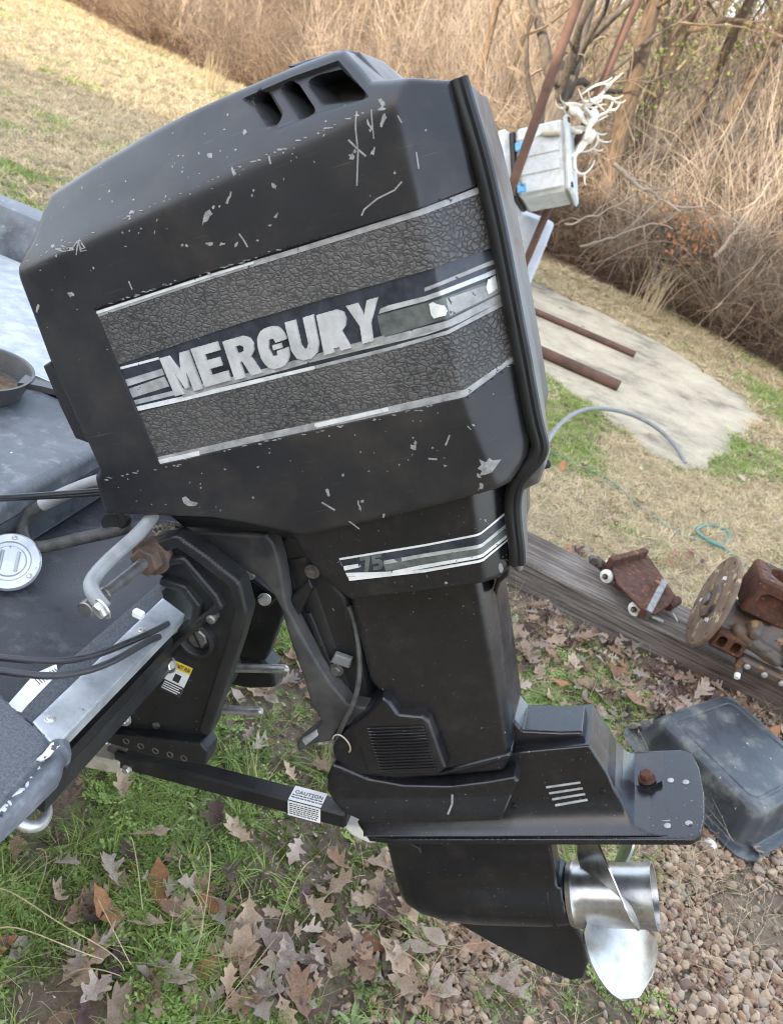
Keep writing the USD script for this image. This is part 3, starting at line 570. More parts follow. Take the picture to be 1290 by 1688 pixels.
spart('decal_line', [(632, 924), (700, 912), (795, 895), (835, 862)], [(633, 930), (700, 918), (795, 901), (836, 868)], 'foil')
spart('decal_line', [(632, 930), (700, 919), (795, 902), (836, 869)], [(636, 941), (700, 930), (796, 912), (837, 879)], 'olive_foil')
spart('decal_line', [(570, 944), (640, 942), (700, 930), (796, 912), (837, 879)], [(573, 950), (640, 947), (700, 936), (796, 917), (838, 884)], 'foil_bright', .0014)
spart('decal_line', [(574, 951), (700, 938), (797, 920), (838, 887)], [(576, 957), (700, 943), (797, 924), (838, 890)], 'foil_bright')
SEV = {'7': union_all([bx(0, .76, 1, 1), Polygon([(.55, .8), (1, .8), (.6, 0), (.15, 0)])]), '5': union_all([bx(0, .78, .95, 1), bx(0, .42, .34, 1), Polygon([(0, .42), (0, .66), (.7, .66), (1, .5), (1, .16), (.75, 0), (0, 0), (0, .22), (.55, .22), (.66, .3), (.6, .42)])])}
for k, ch in enumerate('75'):
    sh = shapely.segmentize(SEV[ch], .1)
    def f2(xy):
        out = []
        for u, v in np.asarray(xy):
            uu = (k+.05+.86*u)/2; a = np.array([592, 918])*(1-uu)+np.array([630, 911])*uu; b = np.array([597, 943])*(1-uu)+np.array([634, 936])*uu
            out.append(solve(*(b*(1-v)+a*v), skirt))
        return np.array(out)
    mpart('digit', flat(shapely.transform(sh, f2).buffer(0), skirt, .0022, .0026, .003), 'olive_foil', 20, f'worn silver digit {ch} of the number 75')
chips([blot(825, 958-20, 3, 8), blot(800, 858, 2, 3), blot(735, 961, 2, 2), blot(565, 930, 3, 3)], skirt)
# ---- midsection
lg = plane_fit([(785, 968, -.078), (838, 1245, -.078), (806, 966, -.060), (852, 1235, -.060)])
def leg(x, z): return softmax(.003, np.full_like(x, -.078), lg(x, z))
mid = poly2([(570, 970), (800, 945), (806, 966), (820, 1060), (843, 1246), (830, 1275), (640, 1290), (640, 1160), (608, 1125), (592, 1060)], -.078)
mpart('midsection', slab(mid, leg, .012), 'gloss_paint', 35, 'glossy black midsection column')
fl = poly2([(798, 962), (806, 955), (814, 1010), (822, 1067), (833, 1130), (840, 1165), (847, 1188), (862, 1206), (925, 1209), (958, 1208), (968, 1231), (1001, 1274), (1013, 1291), (1012, 1310), (850, 1310), (838, 1246), (812, 1060)], -.038)
mpart('rear_spine', slab(fl, -.038, .006), 'gloss_paint', 30)
fr = [(822, 938), (840, 934), (838, 950), (824, 962), (818, 985), (812, 975)]
mpart('spine_bracket', slab(poly2(fr, -.07), -.07, .004), 'rubber', 30)
# ---- lower unit
zp = M(1000, 1388, -.105)[1]; xl = M(600, 1372, -.105)[0]; xr = M(1160, 1330, -.0)[0]
bodyp = poly2([(575, 1262), (842, 1243), (971, 1231), (1001, 1276), (1013, 1300)], -.058).union(Polygon([M(575, 1262, -.058), M(1013, 1300, -.058), M(1013, 1300, -.058)+[.008, -.02], [M(1013, 1300, -.058)[0]+.022, zp+.015], [M(1013, 1300, -.058)[0]+.045, zp+.008], [M(1013, 1300, -.058)[0]+.07, zp+.0045], [xl-.01, zp+.0042]])).buffer(.001).buffer(-.001)
def body(x, z): return -.056 - .044*np.exp(-np.clip(z-zp-.006, 0, None)/.026)
mpart('gear_housing', slab(bodyp, body, .004, .0045), 'gloss_paint', 35, 'upper gear housing flaring into the plate')
noseP = poly2([(549, 1255), (545, 1238), (552, 1216), (575, 1196), (602, 1196), (640, 1258), (722, 1273), (842, 1243), (842, 1253), (800, 1268), (730, 1283), (650, 1287), (590, 1281), (563, 1268)], -.085)
mpart('housing_shoulder', slab(noseP, -.085, .012), 'gloss_paint', 35)
gr = poly2([(575, 1200), (600, 1180), (629, 1152), (642, 1160), (656, 1180), (694, 1183), (706, 1190), (735, 1270), (722, 1280), (604, 1280), (592, 1240)], -.1)
mpart('intake_block', slab(gr, -.098, .008), 'gloss_paint', 35)
def gy(x, z): return np.full_like(x, -.098)
gq = [np.array(p, float) for p in ((605, 1198), (698, 1195), (719, 1268), (628, 1272))]
mpart('intake_recess', flat(spoly(gq, gy), gy, .0008, .0012), 'rubber')
for k in range(15):
    t0, t1 = (k+.2)/15, (k+.75)/15
    q4 = [gq[0]*(1-t0)+gq[3]*t0, gq[1]*(1-t0)+gq[2]*t0, gq[1]*(1-t1)+gq[2]*t1, gq[0]*(1-t1)+gq[3]*t1]
    mpart('intake_slat', slab(spoly(q4, gy), -.1015, .0012, .004, back=-.0975), 'gloss_paint', 25)
lipP = poly2([(531, 1315), (533, 1291), (541, 1273), (556, 1278), (600, 1297), (660, 1308), (740, 1310), (800, 1303), (845, 1295), (853, 1303), (832, 1345), (823, 1354), (700, 1357), (600, 1356), (566, 1346), (541, 1331)], -.108)
def lipy(x, z): return -.112 + .022*np.clip((z-(zp+.035))/.05, 0, 1)**1.5
mpart('splash_plate', slab(lipP, lipy, .006), 'gloss_paint', 35, 'projecting splash plate')
def lip_at(x, z): return lipy(x, z)
mpart('paint_chip', flat(spx(pstroke([(745, 1310), (745, 1325), (738, 1342)], 1.6), lip_at), lip_at, .0006, .001), 'chip', 20)
# anti-ventilation plate (in plan)
pr = M(1150, 1388, -.105)[0]
plan = Polygon([(xl-.035, -.06), (xl, -.098), (xl+.05, -.105), (pr-.012, -.105), (pr+.004, -.094), (pr+.013, -.055), (pr+.016, 0), (pr+.013, .055), (pr+.004, .094), (pr-.012, .105), (xl+.05, .105), (xl, .098), (xl-.035, .06)])
P2, T2 = fill(plan, .01, (), ringset(.003)); top = .004 - roundoff(P2, plan, .003)
pl = skin(P2, T2, -top, np.full(len(P2), .006)); pl.vertices = pl.vertices[:, [0, 2, 1]]*[1, 1, -1] + [0, 0, zp]
pl.faces = pl.faces[:, ::-1]; pl.fix_normals()
mpart('ventilation_plate', pl, 'gloss_paint', 30, 'broad flat plate above the propeller')
def ptop(x, y, r=0): return np.array([x, y, zp+.004+r])
def pp(px, py):    # a point on the plate's top
    d = ray(px, py); a = EYE; n = AZ; t = (zp+.004 - a @ n)/(d @ n); return w2m(a+d*t)
ped = Polygon([pp(*p)[:2] for p in [(1003, 1265), (1012, 1292), (1040, 1303), (1075, 1305), (1092, 1296), (1090, 1284), (1060, 1275), (1040, 1262)]])
ped = ped.convex_hull; pe = trimesh.creation.extrude_polygon(ped, .012, engine='earcut'); pe.apply_translation([0, 0, zp+.003]); mpart('tab_boss', pe, 'gloss_paint', 25)
mpart('tab_bolt', hexbolt(pp(1068, 1296)+[0, 0, .0145], [0, 0, 1], .011, .014), 'rust', 25, 'rusty hex bolt on the plate')
for p in [(954, 1252), (993, 1305), (810, 1300), (845, 1340)]:
    q = M(*p, -.06); y = float(body(np.array([q[0]]), np.array([q[1]]))[0]); q = M(*p, y); y = float(body(np.array([q[0]]), np.array([q[1]]))[0])
    mpart('rivet', lathe([(-.002, 0), (-.002, .005), (.0012, .005), (.0022, .003), (.0022, 0)], [q[0], y, q[1]], [0, -1, 0], 14), 'gloss_paint')
for p in [(1105, 1287), (1130, 1290), (1100, 1362), (1135, 1358), (882, 1367), (995, 1365), (1020, 1357)]:
    mpart('rivet', lathe([(-.002, 0), (-.002, .0055), (.0012, .0055), (.0022, .003), (.0022, 0)], pp(*p), [0, 0, 1], 14), 'foil_worn')
for k in range(4):
    a = [(900+5*k, 1298+10*k), (956+4*k, 1290+9.5*k)]
    def bf(x, z): return body(x, z)
    P3 = np.array([[*solve(*p, bf, -.06)] for p in a]); y3 = bf(P3[:, 0], P3[:, 1])
    mpart('drain_slot', tube(np.c_[P3[:, 0], y3, P3[:, 1]], .0022, 6), 'foil_worn', 40, 'bright edged drain slot')
# wear line on the plate
mpart('paint_chip', cat([tube(np.array([pp(870+k*26, 1374-k*2.3)+[0, 0, .0003], pp(870+k*26+26, 1374-(k+1)*2.3)+[0, 0, .0003]]), .0014, 5) for k in range(9)]), 'chip', 30)
# strut, torpedo, skeg
zh = M(1076, 1477, 0)[1]; xh = M(1076, 1477, 0)[0]
xn, xb = M(648, 1455, -.03)[0]-.01, M(925, 1455, -.03)[0]
prof = [(0, 0), (.006, .014), (.02, .028), (.05, .043), (.10, .054), (.16, .058), (xb-xn-.05, .058), (xb-xn-.02, .056), (xb-xn, .053), (xb-xn, 0)]
gp = Polygon([(M(632, 1388, -.04)[0], zp-.004), (M(905, 1388, -.04)[0], zp-.004), (M(908, 1430, -.04)[0], zh+.055), (xb, zh+.05), (xb, zh-.054), (xn+.16, zh-.056), (xn+.10, zh-.053), (xn+.05, zh-.042), (xn+.02, zh-.026), (xn+.002, zh-.004), (xn+.002, zh+.03), (M(634, 1412, -.04)[0], zp-.05)])
P4, T4 = fill(gp, .005, (), ringset(.006)); pa_ = np.array(prof); Rx = np.interp(P4[:, 0]-xn, pa_[:-1, 0], pa_[:-1, 1]); dz = P4[:, 1]-zh
low_ = -np.sqrt(np.maximum(Rx**2-np.minimum(dz, 0)**2, 1e-6)); st_ = .026*np.clip((P4[:, 0]-xn+.015)/.09, .2, 1)**.7; up__ = -(st_+np.maximum(Rx-st_, 0)*np.exp(-(np.maximum(dz, 0)/.046)**2))
y4 = np.minimum(np.where(dz < 0, low_, up__)+roundoff(P4, gp, .006)*np.where(dz > .03, 1, .3), -.001)
mpart('gearcase', skin(P4, T4, y4, -y4), 'gloss_paint', 40, 'black bullet-shaped gearcase')
mpart('gearcase_seam', lathe([(0, .05), (0, .0588), (.004, .0588), (.004, .05)], [xb-.03, 0, zh], [1, 0, 0], 48), 'rubber')
sg = poly2([(735, 1500), (765, 1524), (810, 1550), (860, 1575), (905, 1597), (942, 1612), (962, 1608), (970, 1580), (962, 1545), (935, 1500)], 0.0)
mpart('skeg', slab(sg, -.009, .007), 'cast_paint', 30, 'worn skeg fin under the gearcase')
mpart('trim_anode', slab(poly2([(562, 1352), (600, 1360), (632, 1372), (638, 1384), (610, 1386), (580, 1372)], -.03), -.04, .008), 'zinc', 30, 'pale sacrificial anode')
mpart('water_pickup', slab(poly2([(636, 1392), (668, 1390), (690, 1402), (694, 1412), (660, 1406)], -.04), -.036, .003), 'cast_paint', 30)
# propeller
xp0 = xb+.002; xp1 = M(1080, 1480, 0)[0]
hub = lathe([(0, .04), (0, .055), (.010, .0585), (.016, .0555), (.03, .0545), (xp1-xp0-.02, .0545), (xp1-xp0, .0575), (xp1-xp0, .053), (xp1-xp0-.03, .049), (xp1-xp0-.06, .047), (xp1-xp0-.06, .0)], [xp0, 0, zh], [1, 0, 0], 64)
prop = mpart('propeller', hub, 'steel', 40, 'stainless steel propeller hub')
mpart('prop_nut', cat([lathe([(0, 0), (0, .014), (.016, .014), (.018, .012), (.018, 0)], [xp1-.055, 0, zh], [1, 0, 0], 6), lathe([(0, .0075), (.04, .0075), (.042, .005), (.042, 0)], [xp1-.045, 0, zh], [1, 0, 0], 16), lathe([(0, 0), (0, .022), (.006, .022), (.006, 0)], [xp1-.058, 0, zh], [1, 0, 0], 24)]), 'bolt_steel', 30, parent=prop)
BLADES = [radians(225), radians(345), radians(105)]
def blade(th0, R=.168, pitch=.42, hand=HAND if 'HAND' in globals() else 1):
    n, m = 22, 18; V = []
    rr = np.linspace(.050, R, n); xc = (xp0+xp1)/2 - .012
    for r in rr:
        t = (r-.05)/(R-.05)
        half = (.50+.95*t-.22*t*t)*np.sqrt(max(1-t**4.6, 0.0004))*1.0*(.075/max(r, .075))**.5
        for s in np.linspace(-1, 1, m):
            a = s*half + .22*t
            V.append([xc + hand*pitch/(2*pi)*(s*half)*(1-.1*t) + .035*t, r*cos(th0+a), zh + r*sin(th0+a)])
    V = np.array(V); i, j = np.meshgrid(np.arange(n-1), np.arange(m-1), indexing='ij')
    q = np.stack([i*m+j, i*m+j+1, (i+1)*m+j+1, (i+1)*m+j], -1).reshape(-1, 4); F = np.vstack([q[:, [0, 1, 2]], q[:, [0, 2, 3]]])
    s = trimesh.Trimesh(V, F, process=False); nrm = s.vertex_normals
    N = len(V); th = .0022*np.clip(1.2-np.repeat(np.linspace(0, 1, n), m)*.6, .4, 2)
    e = np.vstack([F[:, [0, 1]], F[:, [1, 2]], F[:, [2, 0]]]); k = np.sort(e, 1); u, inv, cnt = np.unique(k, axis=0, return_inverse=True, return_counts=True); b = e[cnt[inv.ravel()] == 1]
    V2 = np.vstack([V+nrm*th[:, None], V-nrm*th[:, None]])
    return trimesh.Trimesh(V2, np.vstack([F, F[:, ::-1]+N, np.c_[b[:, 1], b[:, 0], b[:, 0]+N], np.c_[b[:, 1], b[:, 0]+N, b[:, 1]+N]]), process=False)
for t in BLADES: mpart('blade', blade(t, hand=1), 'steel', 40, parent=prop)
# ------------------------------------------------------------------ the motor's mount: swivel bracket, clamp brackets, rods
def mw(name, mesh, mat, smooth=32, label=None, parent=None):
    m = mesh.copy(); m.vertices = w2m(m.vertices)
    return mpart(name, m, mat, smooth, label, parent)
def wslab(px, y0, y1, fillet=.004, g=.006, polyg=None):
    """a plate standing in the plane of constant y of the place, its outline read at y0"""
    p = polyg if polyg is not None else Polygon([(ony(a, b, y0)[0], ony(a, b, y0)[2]) for a, b in px]).buffer(0)
    P, T = fill(p, g, (), ringset(fillet)); r = roundoff(P, p, fillet)
    return skin(P, T, np.minimum(y0+r, (y0+y1)/2-1e-4), np.maximum(y1-r, (y0+y1)/2+1e-4))
def wstroke(pts, w, y0):
    q = LineString([(ony(a, b, y0)[0], ony(a, b, y0)[2]) for a, b in pts]).buffer(w, quad_segs=4); return q
# swivel bracket
swv = [(262, 868), (300, 874), (380, 878), (440, 880), (452, 893), (462, 925), (474, 1000), (500, 1050), (520, 1085), (548, 1128), (575, 1160), (604, 1166), (607, 1180), (580, 1196), (556, 1204), (545, 1222), (520, 1226), (492, 1240), (489, 1226), (525, 1196), (528, 1186), (512, 1158), (500, 1115), (478, 1055), (464, 1005), (448, 975), (430, 955), (400, 938), (365, 922), (320, 908), (285, 905)]
mpart('swivel_arm', slab(poly2(swv, -.075), -.078, .006, .005, back=-.045), 'arm_paint', 30, 'grey worn swivel arm curving down from the pivot')
swi = [(440, 905), (470, 880), (505, 895), (545, 955), (572, 990), (590, 1060), (610, 1150), (606, 1172), (560, 1165), (520, 1120), (480, 1040), (455, 960)]
mpart('swivel_web', slab(poly2(swi, -.05), -.046, .012, .006, back=.05), 'cast_paint', 30)
a, b = M(505, 900, 0), M(600, 1178, 0)
mpart('swivel_tube', tube(np.array([[a[0], -.01, a[1]], [b[0], -.01, b[1]]]), .040, 24), 'cast_paint', 40)
mpart('swivel_rib', slab(poly2([(505, 1010), (514, 1008), (560, 1120), (548, 1118)], -.05), -.056, .003, .005, back=-.04), 'cast_paint')
mpart('swivel_rib', slab(poly2([(478, 985), (512, 950), (520, 965), (490, 1020)], -.05), -.060, .004, .005, back=-.04), 'cast_paint')
for p in [(513, 944), (553, 1106)]:
    q = M(*p, -.06); mpart('mount_bolt', hexbolt([q[0], -.056, q[1]], [0, -1, 0], .0095, .008), 'dark_steel', 25)
mpart('foam_pad', slab(poly2([(552, 1077), (580, 1087), (575, 1102), (544, 1092)], -.06), -.062, .003, .004, back=-.05), 'hose_grey')
hp = np.array([[M(a, b, c)[0], c, M(a, b, c)[1]] for a, b, c in [(575, 1000, -.05), (590, 1060, -.065), (592, 1110, -.08), (582, 1160, -.085), (565, 1195, -.085), (556, 1225, -.07)]])
mpart('pilot_hose', tube(spline(hp, 30), .0045, 8), 'hose_black', 40)
mpart('trim_anode', slab(poly2([(497, 1221), (521, 1204), (524, 1213), (503, 1230)], -.08), -.081, .002, .004, back=-.07), 'foil_worn')
hs = np.array([[M(a, b, c)[0], c, M(a, b, c)[1]] for a, b, c in [(548, 1218, -.09), (560, 1212, -.092), (572, 1222, -.092), (575, 1240, -.09)]]); mpart('wire_tie', tube(spline(hs, 12), .0014, 6), 'beige')
mpart('lower_yoke', slab(poly2([(546, 1210), (560, 1198), (600, 1185), (640, 1175), (650, 1200), (600, 1240), (556, 1245)], -.055), -.06, .01, .006), 'cast_paint', 35)
# underside of the cowl: dark powerhead tray
mpart('engine_tray', slab(poly2([(268, 845), (440, 855), (520, 870), (600, 850), (560, 905), (500, 900), (440, 880), (300, 872)], -.1), -.1, .01, .008), 'rubber', 30)
# near clamp bracket
YB = .935
web = [(235, 905), (255, 885), (290, 882), (330, 905), (385, 945), (404, 985), (407, 1012), (395, 1060), (342, 1215), (330, 1232), (232, 1218), (160, 1205), (185, 1165), (243, 1090), (268, 1062), (300, 1045), (316, 1015), (318, 990), (300, 965), (262, 950), (236, 932)]
cb = mw('clamp_bracket', wslab(web, YB, YB+.028, .006), 'cast_paint', 32, 'near black clamp bracket with sticker and bolts')
def mwp(name, mesh, mat, smooth=32, label=None): return mw(name, mesh, mat, smooth, label, cb)
mwp('rim', wslab(None, YB-.016, YB+.02, .006, .006, wstroke([(246, 908), (290, 893), (335, 925), (385, 965), (396, 1010), (384, 1055), (336, 1205)], .011, YB-.016)), 'cast_paint')
mwp('rim', wslab(None, YB-.014, YB+.02, .006, .006, wstroke([(262, 930), (300, 925), (352, 985), (360, 1002), (345, 1012), (318, 1035), (270, 1078)], .007, YB-.014)), 'cast_paint')
mwp('rim', wslab(None, YB-.012, YB+.02, .005, .006, wstroke([(268, 962), (300, 972), (322, 1000), (318, 1028), (285, 1060), (245, 1105), (170, 1198)], .008, YB-.012)), 'cast_paint')
mwp('foot_flange', wslab([(160, 1208), (232, 1214), (330, 1226), (342, 1240), (338, 1262), (310, 1258), (240, 1246), (165, 1222)], YB-.02, YB+.02, .004), 'cast_paint')
for p in [(208, 1222), (232, 1230), (256, 1238), (280, 1244), (303, 1250)]: q = ony(*p, YB-.02); mwp('flange_hole', lathe([(-.002, 0), (-.002, .004), (.001, .0045), (.001, .0065), (-.002, .0065)], q, [0, -1, 0], 14), 'dark_steel')
q = ony(326, 1052, YB); mwp('boss', lathe([(-.01, 0), (-.01, .019), (.008, .024), (.011, .027), (.009, .033), (-.004, .034)], q, [0, -1, 0], 36), 'cast_paint', 40)
c = mwp('slotted_screw', lathe([(-.01, 0), (-.01, .018), (.002, .018), (.004, .0155), (.004, 0)], q, [0, -1, 0], 8), 'dark_steel', 25)
mwp('screw_slot', box(q+np.array([0, -.0043, 0]), (.030, .001, .0035), rot([0, 1, 0], .9)), 'rubber')
for p in [(347, 1022)]: mwp('rivet', lathe([(-.02, 0), (-.02, .008), (0, .008), (.002, .005), (.002, 0)], ony(*p, YB-.016), [0, -1, 0], 16), 'dark_steel')
for p, r in [((278, 1094), .013), ((205, 1183), .012), ((268, 1078), .007), ((175, 1217), .011)]: mwp('mount_bolt', hexbolt(ony(*p, YB), [-.2, -1, 0.1], r, .012), 'bolt_steel', 25)
for p in [(257, 1196), (261, 1218)]: mwp('rivet', lathe([(-.005, 0), (-.005, .008), (.002, .007), (.003, 0)], ony(*p, YB-.001), [0, -1, 0], 16), 'dark_steel')
for a, b in (((160, 1190), (205, 1150)), ((205, 1140), (235, 1108)), ((238, 1100), (272, 1062))):
    mwp('clamp_pad', cyl(ony(*a, YB-.012), ony(*b, YB-.012), .013), 'cast_paint', 40)
# sticker: yellow head, white field, black foot with lines of print
sq = [ony(*p, YB-.0006) for p in ((287, 1088), (318, 1102), (296, 1150), (263, 1134))]
def sp(u, v): return (sq[0]*(1-u)+sq[1]*u)*(1-v)+(sq[3]*(1-u)+sq[2]*u)*v
def quadm(u0, u1, v0, v1, k=0):
    p = [sp(u0, v0), sp(u1, v0), sp(u1, v1), sp(u0, v1)]; o = np.array([0, -.0004*(k+1), 0])
    t = trimesh.Trimesh(np.array(p+[x+[0, .0003, 0] for x in p])+o, [[0, 1, 2], [0, 2, 3], [4, 6, 5], [4, 7, 6], [0, 4, 1], [1, 4, 5], [1, 5, 2], [2, 5, 6], [2, 6, 3], [3, 6, 7], [3, 7, 0], [0, 7, 4]], process=False); return t
stp = mwp('sticker', quadm(0, 1, 0, 1), 'sticker_white', False, 'white warning sticker with yellow head and black foot')
mwp('sticker_band', quadm(.02, 1, 0, .22, 1), 'sticker_yellow', False); mwp('sticker_band', quadm(0, 1, .66, 1, 1), 'sticker_black', False); mwp('sticker_band', quadm(.36, .68, .36, .6, 1), 'sticker_black', False)
pl_ = []
for k in range(4): pl_.append(quadm(.06, .94-.1*(k % 2), .70+.07*k, .73+.07*k, 2))
mwp('sticker_print', cat(pl_), 'sticker_white', False)
def lettering(word, quad3, off, lift, hgt=.7, v0=.15):
    m = meshkit.text_mesh(word, 1.0, .05, True); b = m.bounds; V = (m.vertices-b[0])/(b[1]-b[0])
    o = [np.array(q) for q in quad3]; out = []
    for u, v, w in V:
        vv = v0 + hgt*(1-v); out.append((o[0]*(1-u)+o[1]*u)*(1-vv)+(o[3]*(1-u)+o[2]*u)*vv + np.array(off)*(lift+.0004*w))
    m.vertices = np.array(out); m.fix_normals(); return m
mwp('sticker_print', lettering('DO NOT RUN', [sp(.06, .02), sp(.94, .02), sp(.94, .2), sp(.06, .2)], [0, -1, 0], .0009), 'sticker_black', False)
# far clamp bracket: same casting beyond the motor
far = Polygon([(ony(a, b, YB)[0], ony(a, b, YB)[2]) for a, b in web]).buffer(0)
mw('clamp_bracket', wslab(None, 1.185, 1.212, .005, .01, far), 'cast_paint', 32)
ff = Polygon([(ony(a, b, YB)[0], ony(a, b, YB)[2]) for a, b in [(160, 1208), (232, 1214), (330, 1226), (345, 1240), (350, 1262), (310, 1262), (240, 1246), (165, 1222)]]).buffer(.012)
mw('clamp_bracket_foot', wslab(None, 1.18, 1.23, .008, .01, ff), 'cast_paint', 32)
# tilt tube, steering rod and link
tt = ony(240, 925, .905)
mw('tilt_tube', cyl([tt[0], .91, tt[2]], [tt[0], 1.23, tt[2]], .018, 28), 'dark_steel', 40)
mw('tilt_nut', cat([lathe([(0, 0), (0, .030), (.012, .032), (.02, .030), (.02, 0)], [tt[0], .935, tt[2]], [0, -1, 0], 24), lathe([(0, 0), (0, .024), (.016, .024), (.018, .021), (.018, 0)], [tt[0], .915, tt[2]], [0, -1, 0], 6)]), 'nut_rust', 30, 'rusty tilt tube nut')
r0 = np.array([tt[0], .90, tt[2]]); r1 = np.array([tt[0], .775, tt[2]])
mw('steering_rod', cat([cyl(r0, r1, .0095), cyl(r1+[0, .03, 0], r1+[0, .022, 0], .0115), cyl(r1+[0, .004, 0], r1-[0, .02, 0], .0125)]), 'dark_steel', 40)
lk = [ony(252, 848, .93), ony(235, 872, .905), ony(200, 905, .86), ony(160, 945, .80), ony(150, 965, .775), ony(158, 985, .762), ony(172, 1003, .757)]
mw('steering_link', tube(spline(np.array(lk), 40), .0105, 14), 'tube_grey', 40, 'bent grey steering link tube')
mw('mount_bolt', hexbolt(ony(170, 1003, .752), [-.3, -1, -.3], .012, .010), 'bolt_steel', 25)
# tilt rams and pins
mw('tilt_pin', tube(np.array([ony(372, 1101, 1.12), ony(470, 1103, 1.12), ony(474, 1103, 1.12)]), np.array([.0085, .0085, .005]), 14), 'bolt_steel', 40)
mw('tilt_pin', tube(np.array([ony(300, 1166, 1.05), ony(428, 1173, 1.05), ony(432, 1173, 1.05)]), np.array([.0085, .0085, .005]), 14), 'bolt_steel', 40)
mw('pin_collar', lathe([(0, 0), (0, .030), (.014, .032), (.02, .026), (.02, 0)], ony(372, 1101, 1.12), [1, 0, .15], 28), 'cast_paint', 40)
mw('tilt_ram', cat([cyl(ony(420, 965, 1.13), ony(365, 1040, 1.1), .016), cyl(ony(432, 948, 1.13), ony(410, 980, 1.13), .010)]), 'beige', 40)
mw('cross_brace', wslab([(355, 925), (390, 935), (455, 985), (440, 1005), (400, 975), (350, 950)], 1.08, 1.12, .004), 'rubber')
for p in [(412, 945), (436, 988), (370, 930)]: mw('mount_bolt', hexbolt(ony(*p, 1.07), [.2, -1, .2], .009, .01), 'bolt_steel', 25)
mw('bracket_face', wslab([(380, 1000), (405, 1000), (350, 1120), (340, 1190), (320, 1200), (335, 1120)], .99, 1.0, .003), 'rubber')
# crumbling crust on the pivot
nm = trimesh.creation.icosphere(4, 1.0); v = nm.vertices; v = v*(1+.5*(noise3(v, 3.1, 3)[:, None]-.5)+.35*(noise3(v, 8, 5)[:, None]-.5)); nm.vertices = v*np.array([.040, .035, .022]) + ony(296, 893, .99)
mw('peeling_crust', nm, 'nest', 40, 'crumbling pale crust of peeling paint at the pivot')
nm2 = nm.copy(); nm2.vertices = (nm.vertices-ony(296, 893, .99))*[.7, .8, .8] + ony(318, 905, .97); mw('peeling_crust', nm2, 'nest', 40)
def CZ(p): return [(a, b, onz(a, b, z)[1]) for a, b, z in p]
# control cables entering the cowl
for k, (pts, r, m) in enumerate([([(-60, 826, .80), (0, 822, .86), (80, 818, .92), (170, 812, .97)], .0048, 'cable'), ([(-60, 822, .79), (0, 820, .85), (90, 814, .92), (170, 808, .97)], .0042, 'cable'), ([(170, 800, .99), (110, 812, .98), (60, 838, .97), (36, 862, .955), (40, 890, .94), (62, 902, .93), (110, 893, .95), (160, 882, .97), (215, 868, 1.0)], .0105, 'hose_black'), ([(165, 792, .99), (125, 806, .98), (70, 832, .965)], .0115, 'tube_grey'),
        (CZ([(-80, 1083, 1.0), (0, 1084, 1.0), (90, 1090, 1.0), (150, 1082, 1.0), (205, 1062, 1.0), (250, 1042, .993), (276, 1028, .985)]), .0050, 'cable'), (CZ([(-80, 1100, 1.01), (0, 1106, 1.01), (90, 1114, 1.01), (150, 1104, 1.01), (205, 1080, 1.005), (262, 1050, .985)]), .0050, 'cable')]):
    mw('control_cable', tube(spline(np.array([ony(a, b, c) for a, b, c in pts]), 50), r, 12), m, 40)
mw('cable_gland', cat([cyl(ony(190, 858, 1.0), ony(182, 862, .98), .016), cyl(ony(205, 856, 1.0), ony(196, 858, .985), .014)]), 'rubber', 40)
# ------------------------------------------------------------------ the boat's stern, the bar that props the motor, a pan on the deck
ZD, ZF, ZT = 1.05, .93, .98
boat = thing('bass_boat', 'grey boat stern with speckled finish and metal capped transom carrying the motor', 'boat', (-.42, 1.07, .55))
BO = np.array([-.42, 1.07, .55])
def bpart(name, mesh, mat, smooth=30, label=None, parent=None):
    m = mesh.copy(); m.vertices = m.vertices-BO; return part(parent or boat, name, m, mat, smooth, label)
def prism(xy, z0, z1, r=.004, g=.03):
    """an upright block over a plan outline with rounded top edges"""
    g = min(g, max(1.5*r, .005)); p = Polygon(xy).buffer(0); P, T = fill(p, g, (), ringset(r)); t = z1 - roundoff(P, p, r)
    m = skin(P, T, -t, np.full(len(P), -z0)); m.vertices = m.vertices[:, [0, 2, 1]]*[1, 1, -1]; m.fix_normals(); return m
def pxy(pts, z): return [tuple(onz(a, b, z)[:2]) for a, b in pts]
xw = onz(150, 748, ZD)[0]
bpart('splash_well', prism([(-.46, .50), (-.46, 1.70), (xw-.02, 1.70), (xw-.02, .50)], ZF-.03, ZF, .003, .05), 'boat_dark', 30, 'dark stained splash well floor')
# aft deck box with a sagging rounded edge
ys = onz(40, 628, ZD)[1]
bpart('aft_deck', prism([(xw, -.1), (xw+.004, .9), (xw, ys), (xw-1.2, ys), (xw-1.2, -.1)], ZF+.002, ZD, .018, .012), 'boat_grey', 40, 'blue-grey textured aft deck')
bpart('well_wall', box([(xw+.003), (.5+ys)/2+.1, (ZF+ZD)/2-.015], (.008, ys+.5, ZD-ZF-.05)), 'boat_wall')
w = [(155, 770), (160, 800), (150, 800)]
bpart('carpet', prism([(xw+.14, ys+.012), (xw+.14, 1.86), (-2.3, 1.86), (-2.3, ys+.012)], ZD-.08, ZD+.012, .008, .05), 'carpet', 40, 'pale worn carpeted deck')
bpart('deck_seam', box([xw-.5, ys+.004, ZD-.02], (1.3, .012, .075)), 'rubber'); bpart('deck_trim', box([xw-.5, ys+.013, ZD+.008], (1.3, .006, .014)), 'foil_bright')
gun = np.array([(0, 0), (.0, .09), (.03, .13), (.09, .14), (.15, .12), (.17, .06), (.17, -.25), (0, -.25)])
P0 = onz(20, 340, 1.17); yg = 1.86
gm = []
prof = np.c_[yg+gun[:, 0], ZD+gun[:, 1]]
V = np.vstack([np.c_[np.full(len(prof), x), prof] for x in (-2.6, -1.9, -1.2, -.52)]); n = len(prof); F = []
